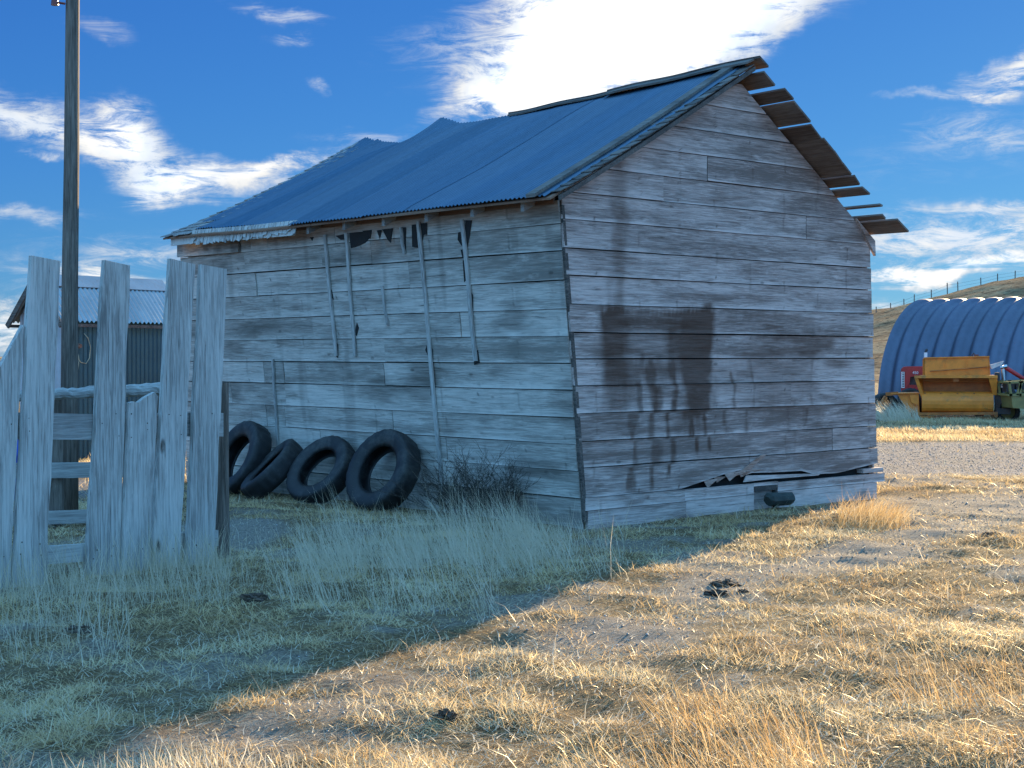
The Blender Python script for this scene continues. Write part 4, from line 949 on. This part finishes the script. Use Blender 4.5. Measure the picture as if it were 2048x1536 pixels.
# ---------------------------------------------------------------- stone block under the vent, dung, shrub
def lump(name, loc, sz, mat, seed, n=4):
    import bmesh
    bm = bmesh.new(); bmesh.ops.create_icosphere(bm, subdivisions=n, radius=1.)
    for v in bm.verts:
        a = v.co.copy(); k = 1 + .8 * (float(fbm(a.x * 4.5 + seed * 5 + a.z, a.y * 4.5 + 3 + a.z, 3, seed)) - .5) * 2; v.co = Vector((a.x * sz[0] * k, a.y * sz[1] * k, a.z * sz[2] * k))
    me = bpy.data.meshes.new(name); bm.to_mesh(me); bm.free(); me.materials.append(mat); o = bpy.data.objects.new(name, me); COL.objects.link(o); o.location = loc; return o
q = O + dG * 3.0 + Vector((.12, -.14, 0)); rk = MB(); rk.tube([q + dG * -.2 + Vector((0, 0, .05)), q + dG * -.18 + Vector((0, 0, .06)), q + dG * .2 + Vector((0, 0, .055)), q + dG * .24 + Vector((0, 0, .045))], [.05, .075, .07, .03], 9, wob=.12)
tag(rk.build('wood_block', M['stone']), 'dark greenish chunk lying on the ground beneath the square vent hole', 'block')
for i, (px, py, sx, sy, szz, lab) in enumerate([(1452, 1168, .085, .07, .03, 'dark dried dung clump, upper and widest of the pair on the sunny bare path'), (1428, 1190, .07, .06, .025, 'dark dried dung clump just below the widest one on the sunny bare path'),
                                  (1486, 1183, .04, .035, .016, 'smallest crumb of dark dung to the right of the sunny pair'), (510, 1211, .085, .07, .035, 'dark round dung clump in the shaded grass right of the fence'), (160, 1270, .1, .07, .035, 'dark dung clump in the shaded grass in front of the planks'),
                                  (893, 1442, .045, .035, .03, 'small dark dung clump in sunlit foreground grass near the bottom'), (1985, 1077, .07, .06, .02, 'small dark dung clump by the gravel at the far right')]):
    Y = CAMZ * F / (py - HY); x = (px - 1024) / F * Y
    tag(lump('dung_clump', (x, Y, float(gz(x, Y)) + szz * .3), (sx, sy, szz * .9), M['dung'], i + 2), lab, 'dung', 'dung clumps on the grass')
shp = O + dL * 1.15 - dG * .35; shrub = tag(empty('dead_shrub', (shp.x, shp.y, 0)), 'dark tangled dead shrub against the long barn wall near its front corner', 'shrub')
mb = MB(); rr = random.Random(3)
def twig(p, d, L, r_, dep):
    pts = [p]; q = Vector(p); dd = Vector(d)
    for k in range(4):
        dd = (dd + Vector((rr.uniform(-.25, .25), rr.uniform(-.25, .25), rr.uniform(-.15, .12)))).normalized(); q = q + dd * L / 4; pts.append(q.copy())
    mb.tube(pts, [r_ * (1 - .2 * k) for k in range(5)], 4, cap=False)
    if dep:
        for k in range(1, 5):
            for _ in range(2):
                d2 = (dd + Vector((rr.uniform(-.9, .9), rr.uniform(-.9, .9), rr.uniform(-.3, .7)))).normalized(); twig(pts[k], d2, L * .5, r_ * .6, dep - 1)
for k in range(60): twig((rr.uniform(-.4, .4), rr.uniform(-.2, .2), 0), (rr.uniform(-.9, .9), rr.uniform(-.5, .3), rr.uniform(.4, 1.)), rr.uniform(.25, .55), .005, 2)
twig((-.1, 0, .1), (-.8, -.1, .9), .75, .006, 1)
mb.build('branches', M['twig'], shrub)
# ---------------------------------------------------------------- grass (one stuff object per kind)
def blades(name, mat, xy, h, wd, lean, tone, label, cat, bend=.5, z0=None, spread=1.0):
    n = len(xy); x, y = xy[:, 0], xy[:, 1]; z = gz(x, y) - .006 if z0 is None else z0
    base = np.stack([x, y, z], -1)
    yaw = rng.uniform(0, 2 * np.pi, n); side = np.stack([np.cos(yaw), np.sin(yaw), np.zeros(n)], -1)
    # bias the flat of the blade to show from all round
    d = lean / np.maximum(np.linalg.norm(lean, axis=1, keepdims=True), 1e-6)
    mid = base + lean * (h[:, None] * .5) + rng.normal(0, .04, (n, 3)) * h[:, None] * spread
    up2 = lean * (1 + 0 * bend); tip = base + lean * h[:, None] + np.stack([lean[:, 0], lean[:, 1], np.zeros(n)], -1) * h[:, None] * bend + rng.normal(0, .07, (n, 3)) * h[:, None] * spread
    tip[:, 2] = np.maximum(tip[:, 2], z + .004); mid[:, 2] = np.maximum(mid[:, 2], z + .003)
    w1 = side * (wd[:, None] * .5); w2 = side * (wd[:, None] * .4)
    V = np.stack([base - w1, base + w1, mid + w2, mid - w2, tip], 1).reshape(-1, 3).astype(np.float32)
    me = bpy.data.meshes.new(name); me.vertices.add(5 * n); me.vertices.foreach_set('co', V.ravel())
    o5 = (np.arange(n) * 5)[:, None]; loops = (o5 + np.array([0, 1, 2, 3, 3, 2, 4])[None]).ravel().astype(np.int32)
    me.loops.add(7 * n); me.loops.foreach_set('vertex_index', loops)
    ls = ((np.arange(n) * 7)[:, None] + np.array([0, 4])[None]).ravel().astype(np.int32); me.polygons.add(2 * n); me.polygons.foreach_set('loop_start', ls)
    t = me.attributes.new('tone', 'FLOAT', 'POINT'); t.data.foreach_set('value', np.repeat(tone, 5).astype(np.float32))
    me.update(calc_edges=True); me.materials.append(mat); o = bpy.data.objects.new(name, me); COL.objects.link(o)
    tag(o, label, cat, kind='stuff'); return o
def barn_dist(x, y):
    sx, sy = x - O.x, y - O.y; lx = sx * dG.x + sy * dG.y; ly = sx * dL.x + sy * dL.y
    return np.maximum(np.maximum(-lx, lx - 5.15), np.maximum(-ly, ly - 7.6))
def g_xy(px, py): Y = CAMZ * F / (np.asarray(py, float) - HY); return (np.asarray(px, float) - 1024) / F * Y, Y
def leanv(n, lx, ly, sp, upz=1.):
    v = np.stack([rng.normal(lx, sp, n), rng.normal(ly, sp, n), np.full(n, upz)], -1); return v / np.linalg.norm(v, axis=1, keepdims=True)
# short turf
N = 800000
Y = 4.6 + (30 - 4.6) * rng.random(N) ** 2.0; X = (rng.random(N) * 2 - 1) * (Y * .40 + 1.4)
dm = np.maximum(dirtmask(X, Y), roadmask(X, Y)); tuft = fbm(X * 3.2, Y * 3.2, 3, 77)
keep = (rng.random(N) > np.clip(dm * 1.02, 0, .985)) & (barn_dist(X, Y) > .05) & (rng.random(N) < .25 + barn_dist(X, Y) * 1.5) & (rng.random(N) < .35 + .9 * sstep(tuft, .35, .6))
X, Y = X[keep], Y[keep]; n = len(X); tf = fbm(X * 1.4, Y * 1.4, 3, 79); tuft = tuft[keep]
H = (.022 + .055 * rng.random(n) ** 1.6) * (.6 + 1.2 * sstep(tuft, .35, .7)) * (1 + .25 * sstep(Y, 10, 20))
ln = leanv(n, -.15, -.05, .9); ln[:, 2] *= rng.uniform(.25, 1., n)
blades('short_dry_grass', M['turf'], np.stack([X, Y], -1), H, .0022 + .00032 * Y * rng.uniform(.6, 1.3, n), ln, np.clip(tf * 1.1 - .1 + rng.normal(0, .2, n), 0, 1), 'short matted straw-coloured grass covering the ground', 'grass')
# long flattened straw lying on the ground
N = 26000; Y = 4.6 + 14 * rng.random(N) ** 1.5; X = (rng.random(N) * 2 - 1) * (Y * .38 + 1.); k = (barn_dist(X, Y) > .1) & (dirtmask(X, Y) < .75); X, Y = X[k], Y[k]; n = len(X)
ln = leanv(n, .6, .1, 1.2, .22)
blades('fallen_straw', M['tall'], np.stack([X, Y], -1), rng.uniform(.06, .22, n), .0022 + .00025 * Y, ln, rng.random(n), 'long pale straw lying flat over the turf', 'straw', z0=gz(X, Y) + .012)
# tall pale grass in the shade by the barn and fence
def clump_pts(regions):
    P = []
    for (x0, x1, y0, y1, m_) in regions:
        px = rng.uniform(x0, x1, m_); py = rng.uniform(y0, y1, m_); a, b = g_xy(px, py); P.append(np.stack([a, b], -1))
    return np.concatenate(P)
XY = clump_pts([(600, 860, 1060, 1165, 2600), (680, 1150, 1055, 1160, 3600), (820, 1180, 1030, 1110, 1800), (560, 1000, 1120, 1230, 1200), (1000, 1250, 1080, 1160, 900)])
XY = XY[barn_dist(XY[:, 0], XY[:, 1]) > .08]; cl_ = fbm(XY[:, 0] * 3, XY[:, 1] * 3, 2, 81); XY = XY[rng.random(len(XY)) < sstep(cl_, .3, .6) + .08]; n = len(XY); hn = sstep(fbm(XY[:, 0] * 2, XY[:, 1] * 2, 3, 83), .3, .7)
blades('tall_shaded_grass', M['tall'], XY, (.10 + .46 * rng.random(n) ** 1.5) * (.55 + .7 * hn), rng.uniform(.003, .005, n), leanv(n, -.3, -.05, .22), .35 + .65 * rng.random(n), 'tall pale dry grass leaning left in front of the tyres and long wall', 'grass', bend=.15, spread=.5)
XY = clump_pts([(-60, 460, 1140, 1225, 1900), (300, 460, 1115, 1160, 500), (-60, 260, 1180, 1330, 600), (200, 560, 1120, 1190, 300)]); n = len(XY)
blades('grass_along_planks', M['tall'], XY, (.06 + .42 * rng.random(n) ** 2), rng.uniform(.0025, .0045, n), leanv(n, -.05, -.03, .22), rng.random(n), 'upright pale dry grass growing along the foot of the planks', 'grass', bend=.15, spread=.5)
# amber grass
XY = clump_pts([(1675, 1800, 1030, 1058, 1300), (1700, 1820, 1035, 1062, 400), (1480, 1680, 1050, 1075, 90)]); XY = XY[barn_dist(XY[:, 0], XY[:, 1]) > .05]; n = len(XY)
blades('amber_corner_grass', M['amber'], XY, (.05 + .3 * rng.random(n) ** 1.3) * np.clip(1.15 - np.abs(XY[:, 0] / XY[:, 1] - .225) * 14, .3, 1), np.full(n, .004), leanv(n, .3, -.1, .45), rng.random(n), 'amber tuft of dry grass at the far right corner of the barn', 'grass', bend=.5)
XY = clump_pts([(1340, 1620, 1440, 1620, 1000), (1300, 1480, 1390, 1480, 160), (1500, 1700, 1520, 1650, 300), (1800, 2120, 1340, 1440, 520), (1640, 1900, 1270, 1350, 120), (1150, 1350, 1500, 1640, 250), (1900, 2120, 1500, 1640, 80)]); n = len(XY)
blades('amber_foreground_grass', M['amber'], XY, (.04 + .2 * rng.random(n) ** 1.4), np.full(n, .003), leanv(n, -.45, .05, .3), rng.random(n), 'thin amber grass leaning left in the sunlit foreground', 'grass', bend=.25, spread=.6)
XY = clump_pts([(-60, 420, 1575, 1680, 600), (250, 600, 1530, 1640, 500), (0, 300, 1560, 1600, 30)]); n = len(XY)
blades('pale_stubble', M['tall'], XY, rng.uniform(.04, .15, n), np.full(n, .0045), leanv(n, -.25, .05, .3), rng.random(n), 'pale stiff stubble catching the sun at the bottom left', 'grass', bend=.1)
# leafy bits, brighter curls over the foreground
N = 16000; Y = 5 + 11 * rng.random(N) ** 1.4; X = rng.uniform(-1, 1, N) * (Y * .38 + 1); k = (barn_dist(X, Y) > .1); X, Y = X[k], Y[k]; n = len(X)
blades('curled_dry_leaf', M['tall'], np.stack([X, Y], -1), rng.uniform(.02, .06, n), np.full(n, .0065), leanv(n, .1, 0, .8, .8), .6 + .4 * rng.random(n), 'curled pale dry leaf blades scattered through the turf', 'dry leaves', bend=.6)
# grass round the machines and on the verge beyond the road
N = 30000; Y = rng.uniform(29.5, 48, N); X = (rng.uniform(1720, 2140, N) - 1024) / F * Y; n = N
Hm = np.where((rng.random(n) < .25) & (Y > 41), rng.uniform(.1, .4, n), rng.uniform(.02, .11, n)) * (.1 + 1.9 * fbm(X * .8, Y * .8, 3, 91) ** 1.5)
blades('verge_grass', M['turf'], np.stack([X, Y], -1), Hm, np.full(n, .014), leanv(n, -.3, 0, .35), np.clip(fbm(X * .7, Y * .9, 3, 92) * 1.3 - .1 + rng.normal(0, .2, n), 0, 1), 'rough sunlit dry grass round the parked machines', 'grass')
XY = np.stack([(rng.uniform(1750, 1830, 500) - 1024) / F * 39.2, rng.uniform(38.3, 40, 500)], -1); n = 500
blades('tall_weed_stalks', M['tall'], XY, rng.uniform(.2, .65, n), np.full(n, .014), leanv(n, -.45, 0, .2), .5 + .5 * rng.random(n), 'tall sunlit weed stalks in front of the yellow machine hitch', 'grass')
N = 16000; Y = rng.uniform(16, 24, N); X = rng.uniform(-12, -4.3, N); k = (barn_dist(X, Y) > .1) & (rng.random(N) > .8 * roadmask(X, Y)); X, Y = X[k], Y[k]; n = len(X)
blades('far_left_grass', M['turf'], np.stack([X, Y], -1), rng.uniform(.03, .15, n), np.full(n, .008), leanv(n, 0, 0, .6), np.clip(rng.normal(.6, .3, n), 0, 1), 'patchy dry grass on the sunlit ground beyond the planks', 'grass')
# gravel
def pebbles(name, XY, sz, label):
    n = len(XY); T = np.array([[1, 1, 1], [1, -1, -1], [-1, 1, -1], [-1, -1, 1]], float) * .6
    o = np.array([[1, 0, 0], [-1, 0, 0], [0, 1, 0], [0, -1, 0], [0, 0, .7], [0, 0, -.7]])
    ang = rng.uniform(0, 6.28, n); c, s = np.cos(ang), np.sin(ang)
    V = o[None] * sz[:, None, None] * rng.uniform(.6, 1.3, (n, 6, 1))
    V = np.stack([V[..., 0] * c[:, None] - V[..., 1] * s[:, None], V[..., 0] * s[:, None] + V[..., 1] * c[:, None], V[..., 2]], -1)
    V += np.concatenate([XY, (gz(XY[:, 0], XY[:, 1]) + sz * .25)[:, None]], 1)[:, None, :]
    tri = np.array([[0, 2, 4], [2, 1, 4], [1, 3, 4], [3, 0, 4], [2, 0, 5], [1, 2, 5], [3, 1, 5], [0, 3, 5]])
    me = bpy.data.meshes.new(name); me.vertices.add(6 * n); me.vertices.foreach_set('co', V.reshape(-1).astype(np.float32))
    l = ((np.arange(n) * 6)[:, None, None] + tri[None]).ravel().astype(np.int32); me.loops.add(len(l)); me.loops.foreach_set('vertex_index', l); me.polygons.add(8 * n); me.polygons.foreach_set('loop_start', (np.arange(8 * n) * 3).astype(np.int32))
    t = me.attributes.new('tone', 'FLOAT', 'POINT'); t.data.foreach_set('value', np.repeat(rng.random(n), 6).astype(np.float32))
    me.update(calc_edges=True); me.materials.append(M['pebble']); ob = bpy.data.objects.new(name, me); COL.objects.link(ob); return tag(ob, label, 'gravel', kind='stuff')
m, t, b, out = new_mat('pebble'); c = t.mix(t.attr('tone'), (.09, .085, .08, 1), (.42, .39, .36, 1)); t.l.new(c, b.inputs['Base Color']); b.inputs['Roughness'].default_value = .6; M['pebble'] = m
N = 42000; Y = rng.uniform(15, 31, N); X = rng.uniform(1, 14, N); k = (rng.random(N) < np.maximum(roadmask(X, Y), dirtmask(X, Y) * .35)) & (barn_dist(X, Y) > .1); X, Y = X[k], Y[k]
pebbles('gravel', np.stack([X, Y], -1), rng.uniform(.004, .012, len(X)) * (1 + (rng.random(len(X)) > .97)), 'loose grey gravel on the farm road right of the barn')
N = 16000; Y = rng.uniform(6, 16.5, N); X = rng.uniform(-4, 5, N); k = (rng.random(N) < dirtmask(X, Y) * .6) & (barn_dist(X, Y) > .1); X, Y = X[k], Y[k]
pebbles('path_gravel', np.stack([X, Y], -1), rng.uniform(.003, .012, len(X)), 'small stones on the bare soil patches of the foreground')
